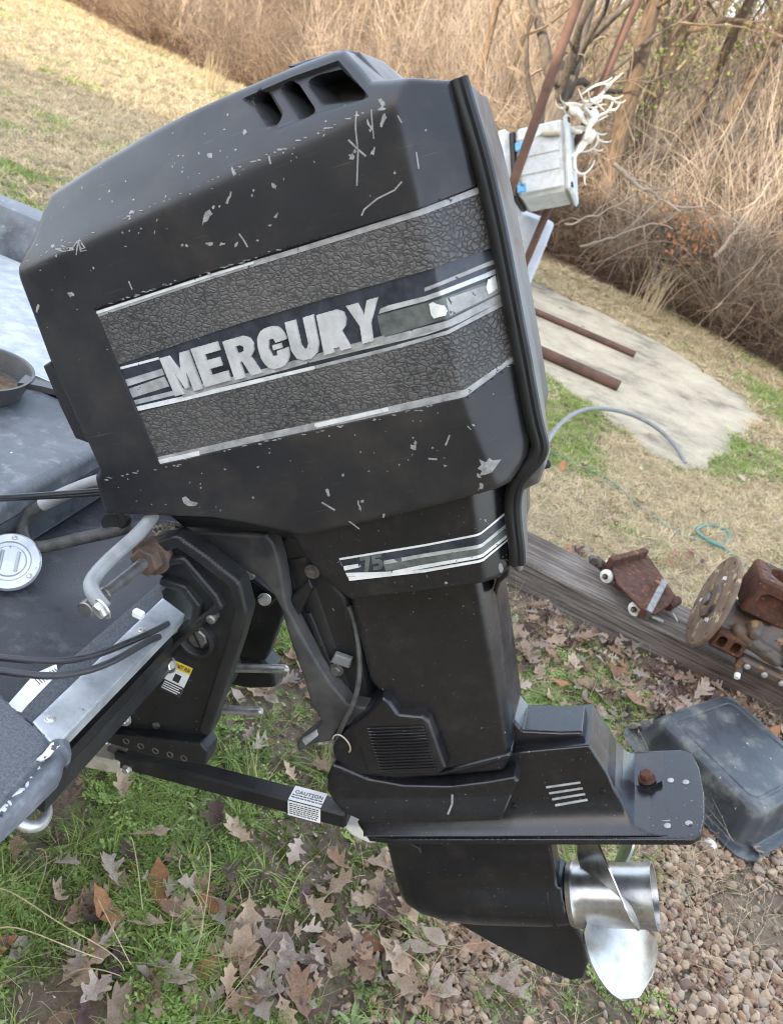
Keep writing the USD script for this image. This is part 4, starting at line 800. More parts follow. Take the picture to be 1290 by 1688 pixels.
for k in range(3):
    for i in range(n): a, b, c, d = k*n+i, k*n+(i+1) % n, (k+1)*n+(i+1) % n, (k+1)*n+i; F += [[a, b, c], [a, c, d]]
F += [[3*n, 3*n+i, 3*n+i+1] for i in range(1, n-1)]
bpart('far_gunwale', trimesh.Trimesh(V, F, process=False), 'boat_grey', 40, 'far gunwale rail')
# transom board, speckled strip and metal cap
cp = [tuple(onz(a, b, ZT)[:2]) for a, b in ((268, 985), (303, 1011), (88, 1231), (53, 1190))]
bpart('transom_cap', prism(cp, ZT-.004, ZT, .0015, .03), 'alloy', 30, 'brushed metal cap along the transom')
e0, e1 = np.array([*cp[1], ZT-.002]), np.array([*cp[2], ZT-.002])
d = e1-e0; L_ = np.linalg.norm(d); d /= L_; nrm = np.cross(d, [0, 0, 1])
Rt = np.stack([d, nrm, [0, 0, 1]], 1)
bpart('cap_lip', box((e0+e1)/2+[0, 0, -.009], (L_, .004, .02), Rt), 'alloy')
for k, (o, h, m) in enumerate(((-.008, .012, 'beige'), (-.011, .03, 'rubber'), (-.007, .05, 'cast_paint'))):
    zc = ZT-.02-.03*k-h/2; bpart('transom_ply', box((e0+e1)/2+[0, 0, -.018-h/2-.031*k]-nrm*.012*(1 if nrm[0] > 0 else -1), (L_*.98, .02, h), Rt), m)
sp_ = [tuple(onz(a, b, ZT-.006)[:2]) for a, b in ((263, 958), (272, 989), (56, 1194), (14, 1172))]
bpart('transom_board', prism(sp_, ZF-.01, ZT-.006, .004, .03), 'speckle', 30, 'speckled grey transom board')
for p in ((233, 1040), (82, 1186)): bpart('cap_screw', panhead(onz(*p, ZT), [0, 0, 1], .0055), 'bolt_steel')
lab = [onz(a, b, ZT-.0) + np.array([-.004, 0, 0]) for a, b in ((14, 1163), (62, 1108), (98, 1092), (100, 1108), (50, 1160), (40, 1172))]
bpart('capacity_label', prism([tuple(x[:2]) for x in lab], ZT-.0058, ZT-.0048, .0003, .02), 'sticker_white', False, 'torn white label')
ln = []
for k in range(9): 
    t = k/9; a = onz(58+36*t, 1120-20*t, ZT-.0042); b = onz(66+36*t, 1128-20*t, ZT-.0042); ln.append(tube(np.array([a, b]), .0006, 4))
bpart('label_print', cat(ln), 'print')
bpart('cable_clip', rbox(onz(228, 1012, ZT+.02), (.018, .012, .014), .003), 'sticker_white')
# port corner of the stern: speckled top, flaking rub rail
top = [(-120, 1010), (0, 1138), (80, 1214), (86, 1228), (48, 1272), (0, 1322), (-90, 1420), (-330, 1380), (-300, 1100)]
bpart('corner_deck', prism(pxy(top, 1.0), .93, 1.0, .010, .02), 'speckle', 40, 'speckled corner of the deck')
rail = [(60, 1190), (97, 1222), (108, 1243), (100, 1262), (40, 1320), (0, 1356), (-100, 1460), (-330, 1420), (-300, 1150)]
bpart('rub_rail', prism(pxy(rail, .985), .945, .985, .012, .02), 'boat_grey', 40, 'chipped rub rail round the corner')
def topz(z, mat, pts, nm): bpart(nm, prism(pxy(pts, z), z-.002, z+.0012, .0006, .02), mat, 20)
topz(.9995, 'flake_white', [(84, 1226), (94, 1222), (99, 1228), (90, 1236), (82, 1246), (68, 1254), (60, 1252), (70, 1244)], 'flaking_patch')
fk = []
for k in range(26):
    t = rg.uniform(0, 1); x = 84-100*t+rg.normal(0, 3); y = 1256+108*t+rg.normal(0, 5); 
    if t < .3: x -= 10
    fk.append(prism(pxy(blot(x-4, y-4, rg.uniform(1.5, 9), rg.uniform(1.5, 6), 9, .4), .985), .984, .9862, .0004, .02))
bpart('flaking_patches', cat(fk), 'flake_white', 20, 'flaked pale patches on the rub rail', None)
bpart('bumper', rbox(onz(94, 1243, .965), (.035, .035, .045), .014), 'boat_grey', 40)
bpart('hull', cat([box([-.62, 1.2, .82], (.28, 1.1, .2)), box([-1.6, 1.2, .80], (1.7, 1.3, .28))]), 'boat_dark')
# fuel filler cap
fc = onz(16, 928, ZF+.03); nd = np.array([.30, -.55, .78]); nd /= np.linalg.norm(nd)
cap = bpart('filler_cap', lathe([(-.03, .042), (0, .047), (.008, .048), (.012, .045), (.013, .033), (.011, .031), (.011, .026), (.014, .024), (.015, .0)], fc, nd, 48), 'alloy', 40, 'round metal fuel filler cap')
a_, b_, _ = frame_of(nd); up_ = np.array([0, 0, 1.0])
bpart('cap_slot', cat([tube(np.array([fc+nd*.0155+a_*s*.012+b_*.016, fc+nd*.0155+a_*s*.012-b_*.016]), .0026, 8) for s in (-1, 1)]), 'alloy', 40, parent=cap)
for k in range(3): t = k*2*pi/3+.5; bpart('cap_screw', panhead(fc+nd*.0125+(a_*cos(t)+b_*sin(t))*.039, nd, .004), 'bolt_steel', parent=cap)
bpart('tie_down_eye', trimesh.Trimesh(*(lambda t: (t.vertices @ rot([0, 1, 0], .5).T @ rot([0, 0, 1], .4).T + onz(48, 1334, .80), t.faces))(trimesh.creation.torus(.026, .0085, 32, 14)), process=False), 'bolt_steel', 40, 'metal tie-down ring')
# the prop bar
pa, pb = ony(196, 1244, 1.02), ony(575, 1344, 1.02); dv = (pb-pa)/np.linalg.norm(pb-pa); sv = np.cross([0, 0, 1], dv); sv /= np.linalg.norm(sv); uv_ = np.cross(dv, sv); Rb = np.stack([dv, sv, uv_], 1)
bar = thing('support_bar', 'black square bar with caution sticker propping the motor from the trailer', 'support bar', pa, Rb)
Lb = np.linalg.norm(pb-pa)
part(bar, 'tube', rbox([Lb/2, 0, 0], (Lb, .038, .038), .005), 'cast_paint', 30); 
def barloc(px, py, y): return (ony(px, py, y)-pa) @ Rb
x0 = barloc(474, 1310, 1.0)[0]; x1 = barloc(528, 1328, 1.0)[0]
stq = cat([box([(x0+x1)/2, -.0196, 0], (x1-x0, .0006, .036)), box([(x0+x1)/2, 0, .0196], (x1-x0, .036, .0006))])
stk = part(bar, 'caution_sticker', stq, 'sticker_white', False, 'white caution sticker wrapped round the bar')
part(stk, 'print', lettering('⚠ CAUTION'[2:], [np.array([x0+.006, .008, 0]), np.array([x1-.004, .008, 0]), np.array([x1-.004, .0, 0]), np.array([x0+.006, .0, 0])], [0, 0, 1], .0201, 1, 0), 'print', False)
rows = []
for k in range(6):
    x = x0+.003
    while x < x1-.006:
        w = rg.uniform(.003, .008); rows.append(box([x+w/2, -.0201, .013-.005*k], (w, .0004, .0022))); x += w+.0015
for k in range(2):
    x = x0+.003
    while x < x1-.006:
        w = rg.uniform(.003, .008); rows.append(box([x+w/2, -.004-.006*k, .0201], (w, .0024, .0004))); x += w+.0015
part(stk, 'small_print', cat(rows), 'print', False, kind='stuff')
part(bar, 'bar_bolt', hexbolt([.03, -.019, -.012], [0, -1, 0], .008, .008), 'bolt_steel', 25)
ta, tb = ony(118, 1236, 1.0), ony(200, 1252, 1.02)
trl = thing('trailer_beam', 'short beige trailer cross member end under the boat', 'trailer', ta)
part(trl, 'beam', rbox((tb-ta)/2, (np.linalg.norm(tb-ta)+.02, .05, .035), .004, np.stack([(tb-ta)/np.linalg.norm(tb-ta), sv, np.cross((tb-ta)/np.linalg.norm(tb-ta), sv)], 1)), 'beige', 30)
part(trl, 'bracket_plate', box((tb-ta)*.9+[.0, -.0, .03], (.04, .01, .06)), 'dark_steel')
# frying pan on the deck
pc = onz(-48, 640, ZD); hd = onz(110, 662, ZD+.045)-onz(20, 640, ZD+.045); hd[2] = 0; hd /= np.linalg.norm(hd)
pan = thing('frying_pan', 'cast iron frying pan with dry leaf bits lying on the boat deck', 'frying pan', (pc[0], pc[1], ZD+.0005))
part(pan, 'bowl', lathe([(0, 0), (0, .085), (.006, .092), (.045, .108), (.048, .110), (.048, .105), (.044, .102), (.009, .088), (.006, .082), (.006, 0)], [0, 0, 0], [0, 0, 1], 48), 'cast_iron', 40)
hs = np.array([-hd[1], hd[0], 0])
hp_ = Polygon([(.09, -.022), (.105, -.016), (.13, -.012), (.19, -.013), (.215, -.016), (.225, 0), (.215, .016), (.19, .013), (.13, .012), (.105, .016), (.09, .022)])
hm = trimesh.creation.extrude_polygon(hp_, .012, engine='earcut'); hm.vertices = hm.vertices[:, [0]]*hd + hm.vertices[:, [1]]*hs + np.outer(hm.vertices[:, 2]+.034, [0, 0, 1]); hm.fix_normals()
part(pan, 'handle', hm, 'cast_iron', 30)
part(pan, 'debris', lathe([(0.0075, 0), (.0085, .05), (.0065, .085)], [0, 0, 0], [0, 0, 1], 32), 'pan_dirt', 40)
# ------------------------------------------------------------------ things lying in the yard
rn = np.random.default_rng(5)
# railroad tie
tl, tr = np.array([.30, 3.13]), np.array([1.535, 2.99]); td = (tr-tl)/np.linalg.norm(tr-tl); tn = np.array([-td[1], td[0]])
ta0 = math.atan2(td[1], td[0]); TH = .155
tc = tl + td*.85 + tn*.17
P, T = fill(shapely.box(-1.5, -.165, 1.7, .165), .022, (), ringset(.012))
def tiemesh():
    p = shapely.box(-1.5, -.165, 1.7, .165)
    z = TH - roundoff(P, p, .014) - .010*np.abs(noise3(np.c_[P[:, 0]*.25, P[:, 1]*7, P[:, 0]*0], 4, 2)-.5)*2 - .004*noise3(np.c_[P, P[:, 0]*0], 40, 4)
    m = skin(P, T, -z, np.full(len(P), .02)); m.vertices = m.vertices[:, [0, 2, 1]]*[1, 1, -1]
    v = m.vertices; m.vertices = v; m.fix_normals(); return m
def tieside():
    xs = np.arange(-1.5, 1.7, .02); zs = np.linspace(-.02, TH-.014, 14); X, Z = np.meshgrid(xs, zs)
    d = .014*noise3(np.stack([X*1.2, Z*34, X*0], -1), 1, 8) + .006*noise3(np.stack([X*4, Z*90, X*0], -1), 1, 9) + .02*np.clip((noise3(np.stack([X*.8, Z*9, X*0], -1), 1, 11)-.62)*3, 0, 1)
    V = np.stack([X, -.172+d, Z], -1).reshape(-1, 3); n = len(xs); i, j = np.meshgrid(np.arange(len(zs)-1), np.arange(n-1), indexing='ij')
    q = np.stack([i*n+j, i*n+j+1, (i+1)*n+j+1, (i+1)*n+j], -1).reshape(-1, 4); return trimesh.Trimesh(V, np.vstack([q[:, [0, 1, 2]], q[:, [0, 2, 3]]]), process=False)
tie = thing('railroad_tie', 'weathered grey-brown railroad tie lying along the lawn edge', 'railroad tie', (tc[0], tc[1], 0), rot([0, 0, 1], ta0))
part(tie, 'beam', tiemesh(), 'tie_wood', 50); part(tie, 'split_face', tieside(), 'tie_wood', 60, 'splintered near side of the beam')
# rusty bracket with white rollers on the tie
def pz(px, py, z): return onz(px, py, z)
bk0 = pz(1060, 980, TH)
brk = thing('rusty_bracket', 'rusty bracket of flat bars and a plate with white nylon rollers on the tie', 'metal bracket', (bk0[0], bk0[1], TH+.003))
def bkp(name, m, mat, sm=30, label=None): m = m.copy(); m.vertices = m.vertices-np.array([bk0[0], bk0[1], TH+.003]); return part(brk, name, m, mat, sm, label)
def plate(pts, z, t=.008):
    p = Polygon([tuple(pz(a, b, z)[:2]) for a, b in pts]).buffer(0); m = trimesh.creation.extrude_polygon(p.buffer(.004).buffer(-.002), t, engine='earcut'); m.apply_translation([0, 0, z-t]); return m
bkp('plate', plate([(1010, 938), (1060, 908), (1072, 922), (1112, 982), (1100, 998), (1078, 1012), (1058, 1004), (1018, 962)], .235), 'rust', 30, 'rusty triangular plate')
def bar_(a, b, za, zb, w=.03, h=.05):
    A, B = pz(*a, za), pz(*b, zb); d = (B-A)/np.linalg.norm(B-A); s = np.cross([0, 0, 1.0], d); s /= np.linalg.norm(s); u = np.cross(d, s)
    return rbox((A+B)/2, (np.linalg.norm(B-A), w, h), .003, np.stack([d, s, u], 1))
bkp('bar', bar_((1004, 928), (1062, 912), .25, .25), 'rust'); bkp('bar', bar_((1092, 962), (1066, 1014), .25, .22), 'dark_steel'); bkp('bar', bar_((1086, 962), (1058, 1012), .235, .215), 'rust')
bkp('bar', bar_((978, 922), (1066, 988), .205, .205, .03, .04), 'rust'); bkp('bar', bar_((1015, 958), (1066, 990), .19, .19, .03, .05), 'rust')
bkp('pivot_tube', cyl(pz(1100, 1000, .20), pz(1116, 990, .20), .022), 'rust', 40)
for p in ((999, 950), (1046, 1004)):
    c = pz(*p, .19); dd = np.array([-.5, -.85, .1]); bkp('roller', cat([lathe([(-.01, 0), (-.01, .030), (0, .032), (.003, .030), (.006, .020), (.008, .012), (.008, 0)], c, dd, 28)]), 'nylon', 40, 'white nylon roller'); bkp('roller_bolt', cyl(c, c+dd*.035, .006), 'dark_steel'); bkp('roller_washer', lathe([(0, 0), (0, .013), (.006, .013), (.006, 0)], c+dd*.010, dd, 20), 'rust')
for p in ((1015, 944), (1057, 977), (1001, 928)): bkp('bolt', hexbolt(pz(*p, .22), [-.2, -.6, .7], .010, .014), 'bolt_steel')
bkp('bolt', cyl(pz(1073, 1016, .18), pz(1092, 1025, .17), .007), 'bolt_steel'); bkp('bushing', cyl(pz(983, 922, .22), pz(990, 935, .2), .017), 'rust_oily', 40); bkp('bushing', cyl(pz(976, 920, .22), pz(978, 926, .22), .02), 'rust_oily', 40)
for p in ((1046, 915), (1082, 963)): bkp('red_washer', lathe([(0, 0), (0, .012), (.002, .012), (.002, 0)], pz(*p, .262)+[0, 0, .012], [0, -.2, 1], 20), 'leaf_orange')
for a, b in (((1108, 1010), (1116, 1024)), ((1140, 1022), (1150, 1031))):
    sc = tube(np.array([pz(*a, TH+.004), pz(*b, TH+.004)]), .003, 6); o = pz(*a, TH); sc.vertices = sc.vertices-o; t_ = thing('loose_screw', 'small bright screw lying on the tie ' + ('by the rusty bracket' if a[0] < 1120 else 'by the rusty flange'), 'screw', o); part(t_, 'shank', sc, 'bolt_steel')
# rusty engine block with a round flange
fc = pz(1172, 990, .36); eb0 = np.array([fc[0]+.25, fc[1]-.05, TH])
eng = thing('engine_block', 'rusty oily engine block with a round flange lying on the tie', 'engine block', eb0)
def enp(name, m, mat, sm=30, label=None): m = m.copy(); m.vertices = m.vertices-eb0; return part(eng, name, m, mat, sm, label)
fd = RT*(-.86)+UP*.42+FW*.10; fd /= np.linalg.norm(fd)
import manifold3d as m3
def to_m(t): return m3.Manifold(m3.Mesh(np.asarray(t.vertices, np.float32), np.asarray(t.faces, np.uint32)))
def from_m(m): g_ = m.to_mesh(); return trimesh.Trimesh(g_.vert_properties[:, :3], g_.tri_verts, process=False)
disc = lathe([(0, 0), (0, .205), (.006, .215), (.016, .215), (.02, .205), (.02, 0)], fc, -fd, 56); disc.merge_vertices(); disc.fix_normals()
dm = to_m(disc); fa, fb, _ = frame_of(fd)
def fpt(u, v, w=0): return fc+fa*u+fb*v+fd*w
for k in range(9): t = k*2*pi/9; h_ = trimesh.creation.cylinder(.009, .1, sections=12); R4 = np.eye(4); R4[:3, :3] = np.stack([fa, fb, fd], 1); R4[:3, 3] = fpt(.188*cos(t), .188*sin(t)); h_.apply_transform(R4); dm = dm - to_m(h_)
hh = trimesh.creation.cylinder(.07, .1, sections=32); R4 = np.eye(4); R4[:3, :3] = np.stack([fa, fb, fd], 1); R4[:3, 3] = fpt(0, -.01); hh.apply_transform(R4); dm = dm - to_m(hh)
enp('flange', from_m(dm), 'rust_flange', 30, 'round rusty flange plate')
enp('seal', lathe([(0, .03), (.0, .085), (.012, .08), (.016, .05), (.012, .03), (-.01, .03)], fc+fd*.001, fd, 32), 'rust_oily', 40); enp('shaft', cyl(fc-fd*.03, fc+fd*.025, .026), 'dark_steel', 40)
for k in range(3): t = k*2.1+.6; enp('bolt', hexbolt(fpt(.11*cos(t), .11*sin(t), .001), fd, .011, .01), 'bolt_steel')
ax = -fd; side = np.cross([0, 0, 1], ax); side /= np.linalg.norm(side); upv = np.cross(ax, side); RE = np.stack([ax, side, upv], 1)
def ebox(c, s, r=.015): return rbox(fc+RE @ np.array(c), s, r, RE)
def dimp(m, amp=.006, s=22, seed=1):
    m = m.subdivide_to_size(.018); v = np.array(m.vertices); v = v + np.asarray(m.vertex_normals)*(amp*(noise3(v, s, seed)[:, None]*2-1)); return trimesh.Trimesh(v, m.faces, process=False)
def blob(cs, r):
    hs = [m3.Manifold.sphere(rr, 20).translate([float(x) for x in fc+RE @ np.array(c)]) for c, rr in zip(cs, r)]; return m3.Manifold.batch_hull(hs)
crank = blob([[.05, .06, -.03], [.05, -.06, -.05], [.10, 0, -.09], [.24, .07, -.02], [.24, -.07, -.03]], [.05, .05, .05, .055, .055]) + blob([[.22, .05, -.03], [.22, -.06, -.03], [.40, .05, -.02], [.40, -.08, -.05], [.32, -.02, .02]], [.06, .06, .06, .05, .06]) + blob([[.38, .05, -.05], [.38, -.06, -.05], [.54, .04, -.04], [.54, -.05, -.05]], [.055, .06, .045, .05]) + blob([[.12, -.11, -.02], [.30, -.13, -.05]], [.03, .035]) + blob([[.17, -.10, .02], [.17, -.135, .01]], [.035, .028]) + blob([[.34, -.10, .0], [.34, -.15, -.01]], [.045, .03])
crank = trimesh.smoothing.filter_taubin(from_m(crank.refine_to_length(.014)), iterations=6)
v = np.array(crank.vertices); crank.vertices = v + np.asarray(crank.vertex_normals)*(.012*(noise3(v, 17, 1)[:, None]-.5)+.006*(noise3(v, 55, 2)[:, None]-.5))
enp('crankcase', crank, 'rust_oily', 40, 'oily grey-brown crankcase')
cb_ = to_m(ebox([.20, .03, .13], (.22, .20, .17), .01)); hole = trimesh.creation.cylinder(.058, .3, sections=32); R4 = np.eye(4); R4[:3, :3] = RE; R4[:3, 3] = fc+RE @ np.array([.20, .04, .2]); hole.apply_transform(R4); cb_ = cb_ - to_m(hole)
pk = ebox([.20, -.08, .12], (.15, .10, .09), .02); cb_ = cb_ - to_m(pk)
cb2 = to_m(ebox([.42, .03, .13], (.18, .20, .16), .01)); pk2 = ebox([.42, -.08, .12], (.12, .10, .09), .02); cb2 = cb2 - to_m(pk2)
enp('cylinder_block', from_m(cb_), 'rust', 25, 'rusty cylinder block with an open bore'); enp('cylinder_block', from_m(cb2), 'rust', 25)
for k in range(8): t = k*pi/4; enp('stud_hole', lathe([(0, 0), (0, .009), (.002, .009), (.002, 0)], fc+RE @ np.array([.20+.083*cos(t), .04+.075*sin(t), .2155]), RE[:, 2], 12), 'rubber')
lug = to_m(ebox([.11, -.10, -.08], (.14, .10, .09), .012)) - to_m(ebox([.08, -.14, -.08], (.035, .09, .05), .008)) - to_m(ebox([.14, -.14, -.08], (.035, .09, .05), .008))
enp('mount_lug', from_m(lug), 'rust', 25); enp('plug', cyl(fc+RE @ np.array([.20, -.10, -.14]), fc+RE @ np.array([.20, -.17, -.17]), .016), 'rust_oily', 40); enp('plug_tip', cyl(fc+RE @ np.array([.20, -.17, -.17]), fc+RE @ np.array([.20, -.19, -.18]), .012), 'nylon', 40)
enp('skirt_flange', dimp(ebox([.33, -.12, -.13], (.3, .06, .05), .012), .006, 20, 5), 'rust_oily', 40)
for k in range(4): enp('bolt', hexbolt(fc+RE @ np.array([.22+.075*k, -.152, -.13]), -RE[:, 1], .010, .008), 'bolt_steel')
# upturned plastic tub
TZ = .145; tA, tB, tC = (onz(*p, TZ)[:2] for p in ((1086, 1188), (1246, 1346), (1196, 1152))); tv = (tB-tA)/np.linalg.norm(tB-tA); tu = np.array([-tv[1], tv[0]]); tV = np.linalg.norm(tB-tA)*.5; tU = abs((tC-tA) @ tu)*.5+.01
to = tA+tv*tV+tu*tU
tub = thing('plastic_tub', 'upturned dirty dark plastic tub on the gravel', 'plastic tub', (to[0], to[1], 0.016), np.stack([[*tu, 0], [*-tv, 0], [0, 0, 1]], 1))
def rrect(a, b, r, n=9):
    out = []
    for cx, cy, t0 in ((a-r, b-r, 0), (-a+r, b-r, pi/2), (-a+r, -b+r, pi), (a-r, -b+r, 3*pi/2)):
        out += [(cx+r*cos(t0+k*pi/2/(n-1)), cy+r*sin(t0+k*pi/2/(n-1))) for k in range(n)]
    return np.array(out)
rings = [(tU+o, tV+o, r, z) for o, r, z in ((.068, .07, .0), (.078, .075, .003), (.080, .078, .018), (.070, .075, .022), (.046, .07, .017), (.038, .066, .024), (.018, .06, .13), (.010, .055, .160), (.0, .05, .172), (-.012, .045, .1745), (-.030, .04, .1745), (-.033, .038, .1695), (-.043, .035, .1695), (-.046, .034, .174), (-.09, .02, .1745))]
V = []; 
for a, b, r, z in rings: q = rrect(a, b, r); V.append(np.c_[q, np.full(len(q), z)])
n = len(V[0]); F = []
for k in range(len(V)-1):
    for i in range(n): a, b, c, d = k*n+i, k*n+(i+1) % n, (k+1)*n+(i+1) % n, (k+1)*n+i; F += [[a, b, c], [a, c, d]]
VV = np.vstack(V+[[[0, 0, .1745]]]); F += [[(len(V)-1)*n+i, (len(V)-1)*n+(i+1) % n, len(VV)-1] for i in range(n)]
VV[:, 2] *= TZ/.1745; VV[:, 2] += .006*(noise3(VV, 6, 3)-.5); VV[:, :2] *= 1+.02*(noise3(VV, 4, 8)[:, None]-.5)
part(tub, 'shell', trimesh.Trimesh(VV, F, process=False), 'tub_plastic', 40)
part(tub, 'handle_notch', rbox([-tU-.074, -.02, .010], (.012, .10, .02), .004), 'rubber')
# pale stone by the tub
sm = trimesh.creation.icosphere(3, 1); v = sm.vertices; sm.vertices = v*(1+.35*(noise3(v, 1.8, 4)[:, None]-.5))*[.028, .022, .018]
o = onz(1168, 1392, .012); t_ = thing('white_stone', 'single pale stone beside the upturned tub', 'stone', o); part(t_, 'rock', sm, 'stone', 50)
# concrete slab with pipes and hoses
slab_xy = [tuple(onz(a, b)[:2]) for a, b in ((1000, 524), (1100, 575), (1190, 632), (1235, 662), (1254, 688), (1235, 715), (1205, 745), (1160, 775), (1120, 775), (1085, 752), (1040, 728), (985, 690), (945, 655), (905, 620))] + [(-1.6, 6.9), (-2.6, 10.2), (-.9, 11.2)]
sp3 = Polygon(slab_xy).buffer(.1).buffer(-.1); sp3 = Polygon([(x+.22*(meshkit.noise(np.array([x*3, y*3, 0.]), 4)-.5), y+.26*(meshkit.noise(np.array([x*3, y*3, 5.]), 7)-.5)) for x, y in shapely.segmentize(sp3, .12).exterior.coords[:-1]])
P5, T5 = fill(sp3, .15, (), [.01, .03]); z5 = .030 - roundoff(P5, sp3, .02); m5 = skin(P5, T5, -z5, np.full(len(P5), .08)); m5.vertices = m5.vertices[:, [0, 2, 1]]*[1, 1, -1]; m5.fix_normals()
single('concrete_pad', m5, 'concrete', 'weathered pale concrete pad in the lawn', None, kind='structure', smooth=40)
ZS = .03
for a, b, r, lab in (((868, 507), (1046, 584), .036, 'long rusty pipe lying on the concrete pad, farther one'), ((880, 574), (1020, 636), .050, 'thicker rusty pipe lying on the concrete pad, nearer one')):
    A, B = onz(*a, ZS+r), onz(*b, ZS+r); d = B-A; A = A-d*.25; t_ = thing('rusty_pipe', lab, 'pipe', B-[0, 0, r])
    m = lathe([(0, r*.8), (0, r), (np.linalg.norm(B-A), r), (np.linalg.norm(B-A), r*.8), (np.linalg.norm(B-A)-.1, r*.8), (np.linalg.norm(B-A)-.1, 0)], A, B-A, 20); m.vertices = m.vertices-(B-[0, 0, r]); part(t_, 'tube', m, 'rust_pipe', 40)
def hose(name, pts, r, matn, lab):
    C_ = np.array([onz(a, b, z) for a, b, z in pts]); o = np.array([C_[0][0], C_[0][1], 0]); s = spline(C_, 20*len(pts)); s[:, 2] = np.maximum(s[:, 2], r*.8)
    t_ = thing(name, lab, 'hose', o); part(t_, 'tube', tube(s-o, r, 10), matn, 40)
hose('grey_hose', [(850, 800, .02), (885, 760, .05), (912, 712, .12), (945, 682, .16), (1000, 674, .16), (1060, 692, .14), (1105, 726, .1), (1122, 750, .05), (1128, 764, .03)], .016, 'hose_grey', 'thick grey hose arching over the grass onto the concrete pad')
hose('green_hose', [(860, 712, .012), (905, 745, .012), (950, 765, .012), (1000, 790, .012), (1050, 832, .012), (1100, 868, .012), (1145, 888, .012), (1180, 894, .012), (1200, 890, .012), (1198, 876, .02), (1172, 866, .02), (1155, 868, .02), (1150, 878, .03), (1168, 892, .035), (1195, 905, .02), (1215, 922, .012), (1245, 940, .012)], .009, 'hose_green', 'thin green garden hose with a loop on the grass')
# poles, barrel, crate, antlers
def pole(y, a, b, r, lab, mat='rust_pipe'):
    A, B = ony(*a, y), ony(*b, y); d = (B-A)/(B-A)[2]; g_ = A - d*A[2]; tp = g_ + d*6.5
    t_ = thing('rusty_pole', lab, 'pole', g_); part(t_, 'shaft', tube(np.array([[0, 0, -.1], tp-g_]), [r, r], 16), mat, 40)
    for h in (2.2, 3.4): part(t_, 'coupling', cyl(d*h*1.0-[0, 0, .05], d*h+[0, 0, .05], r*1.12), mat, 40)
    return g_, d
g1, d1 = pole(9.2, (838, 322), (953, 0), .052, 'dark red rusty pole in front of the grey plastic crate')
g2, d2 = pole(10.1, (862, 440), (1050, 0), .046, 'brown rusty pole behind the crate that carries the antlers')
bc = onz(868, 492, 0); bc = np.array([-.93, 10.55, 0])
brl = thing('plastic_barrel', 'white plastic barrel standing behind the brown pole', 'barrel', bc)
part(brl, 'body', lathe([(0, 0), (0, .27), (.02, .29), (.28, .292), (.30, .30), (.32, .292), (.56, .292), (.58, .30), (.60, .292), (.83, .29), (.86, .27), (.862, .0)], [0, 0, 0], [0, 0, 1], 48), 'barrel_plastic', 40)
part(brl, 'bung', cyl([.12, -.1, .86], [.12, -.1, .885], .035), 'barrel_plastic', 40)
cz = ony(884, 278, 9.85); Rr, Uu = RT*cos(.05)+UP*sin(.05), -RT*sin(.05)+UP*cos(.05); RC = np.stack([Rr, FW, Uu], 1) @ rot([0, 0, 1], -.38)
crt = thing('plastic_crate', 'battered grey-white ribbed plastic cooler with open lid hung on the poles', 'cooler', cz, RC)
sC = 1.0
tubm = [rbox([.10, 0, 0], (.56, .52, .80), .05)]
part(crt, 'body', cat(tubm), 'crate_plastic', 35, 'ribbed grey-white body')
for k, z in enumerate((-.30, -.10, .10, .30)): part(crt, 'rib', rbox([.08, -.262, z], (.46, .03, .13), .012), 'crate_plastic', 30)
part(crt, 'end_panel', rbox([.39, 0, 0], (.06, .56, .84), .03), 'crate_plastic', 35)
part(crt, 'gasket', rbox([-.215, 0, 0], (.07, .50, .76), .02), 'rubber'); part(crt, 'lid', rbox([-.33, 0.02, .0], (.16, .58, .86), .05), 'crate_plastic', 35, 'lid standing open on the left')
for z in (.17, -.30): part(crt, 'latch', rbox([-.13, -.275, z], (.10, .03, .10), .01), 'blue_plastic')
part(crt, 'handle', tube(spline(np.array([[-.1, -.28, .05], [-.02, -.36, .10], [.05, -.36, .18], [.12, -.32, .24], [.2, -.3, .23]]), 20), .014, 8), 'crate_plastic', 40); part(crt, 'handle_grip', cyl([.14, -.31, .245], [.33, -.30, .215], .03), 'beige', 40)
part(crt, 'rope', tube(spline(np.array([[-.12, -.30, .12], [-.1, -.31, -.02], [-.14, -.31, -.15], [-.11, -.30, -.28]]), 20), .012, 8), 'dark_steel', 40)
part(crt, 'rope', tube(spline(np.array([[-.42, 0, .25], [-.50, -.05, .1], [-.46, -.08, -.2], [-.44, 0, -.4]]), 20), .03, 8), 'old_rope', 40)
part(crt, 'corner_foot', cat([rbox([.42, -.24, z], (.03, .05, .06), .008) for z in (-.36, .36)]), 'rubber')
def antler(seed, s=.36, flip=1):
    q = np.random.default_rng(seed); th = np.linspace(-.5, 3.6, 26); rad_ = .26*(1-.12*th/3)
    b = np.stack([flip*(.05+rad_*(1-np.cos(th))*.62), -.10*np.sin(th*.8), rad_*np.sin(th)+.02*th], 1)*1.15*(s/.46); b = b-b[0]; out = [tube(b, np.linspace(.024, .006, 26), 8)]
    for t, L_ in ((5, .10), (9, .19), (13, .20), (18, .14)):
        p = b[t]; o_ = np.array([flip*.25, -.3, .9])+q.normal(0, .2, 3)-.4*(b[t]-b.mean(0))/.2; o_ /= np.linalg.norm(o_); out.append(tube(spline(np.array([p, p+o_*L_*.5+[flip*.02, -.03, 0], p+o_*L_]), 9), np.linspace(.014, .003, 9), 6))
    return cat(out)
skl = trimesh.creation.icosphere(3, 1); v = skl.vertices.copy(); v = v*[.062, .115, .062]; v[:, 0] *= np.where(v[:, 1] < 0, 1-.5*np.clip(-v[:, 1]/.115, 0, 1), 1); v[:, 2] *= np.where(v[:, 1] < 0, 1-.35*np.clip(-v[:, 1]/.11, 0, 1), 1); skl.vertices = v
snout = tube(np.array([[0, -.06, -.01], [0, -.19, -.03], [0, -.25, -.04]]), np.array([.036, .025, .014]), 10)
skull = cat([skl, snout])
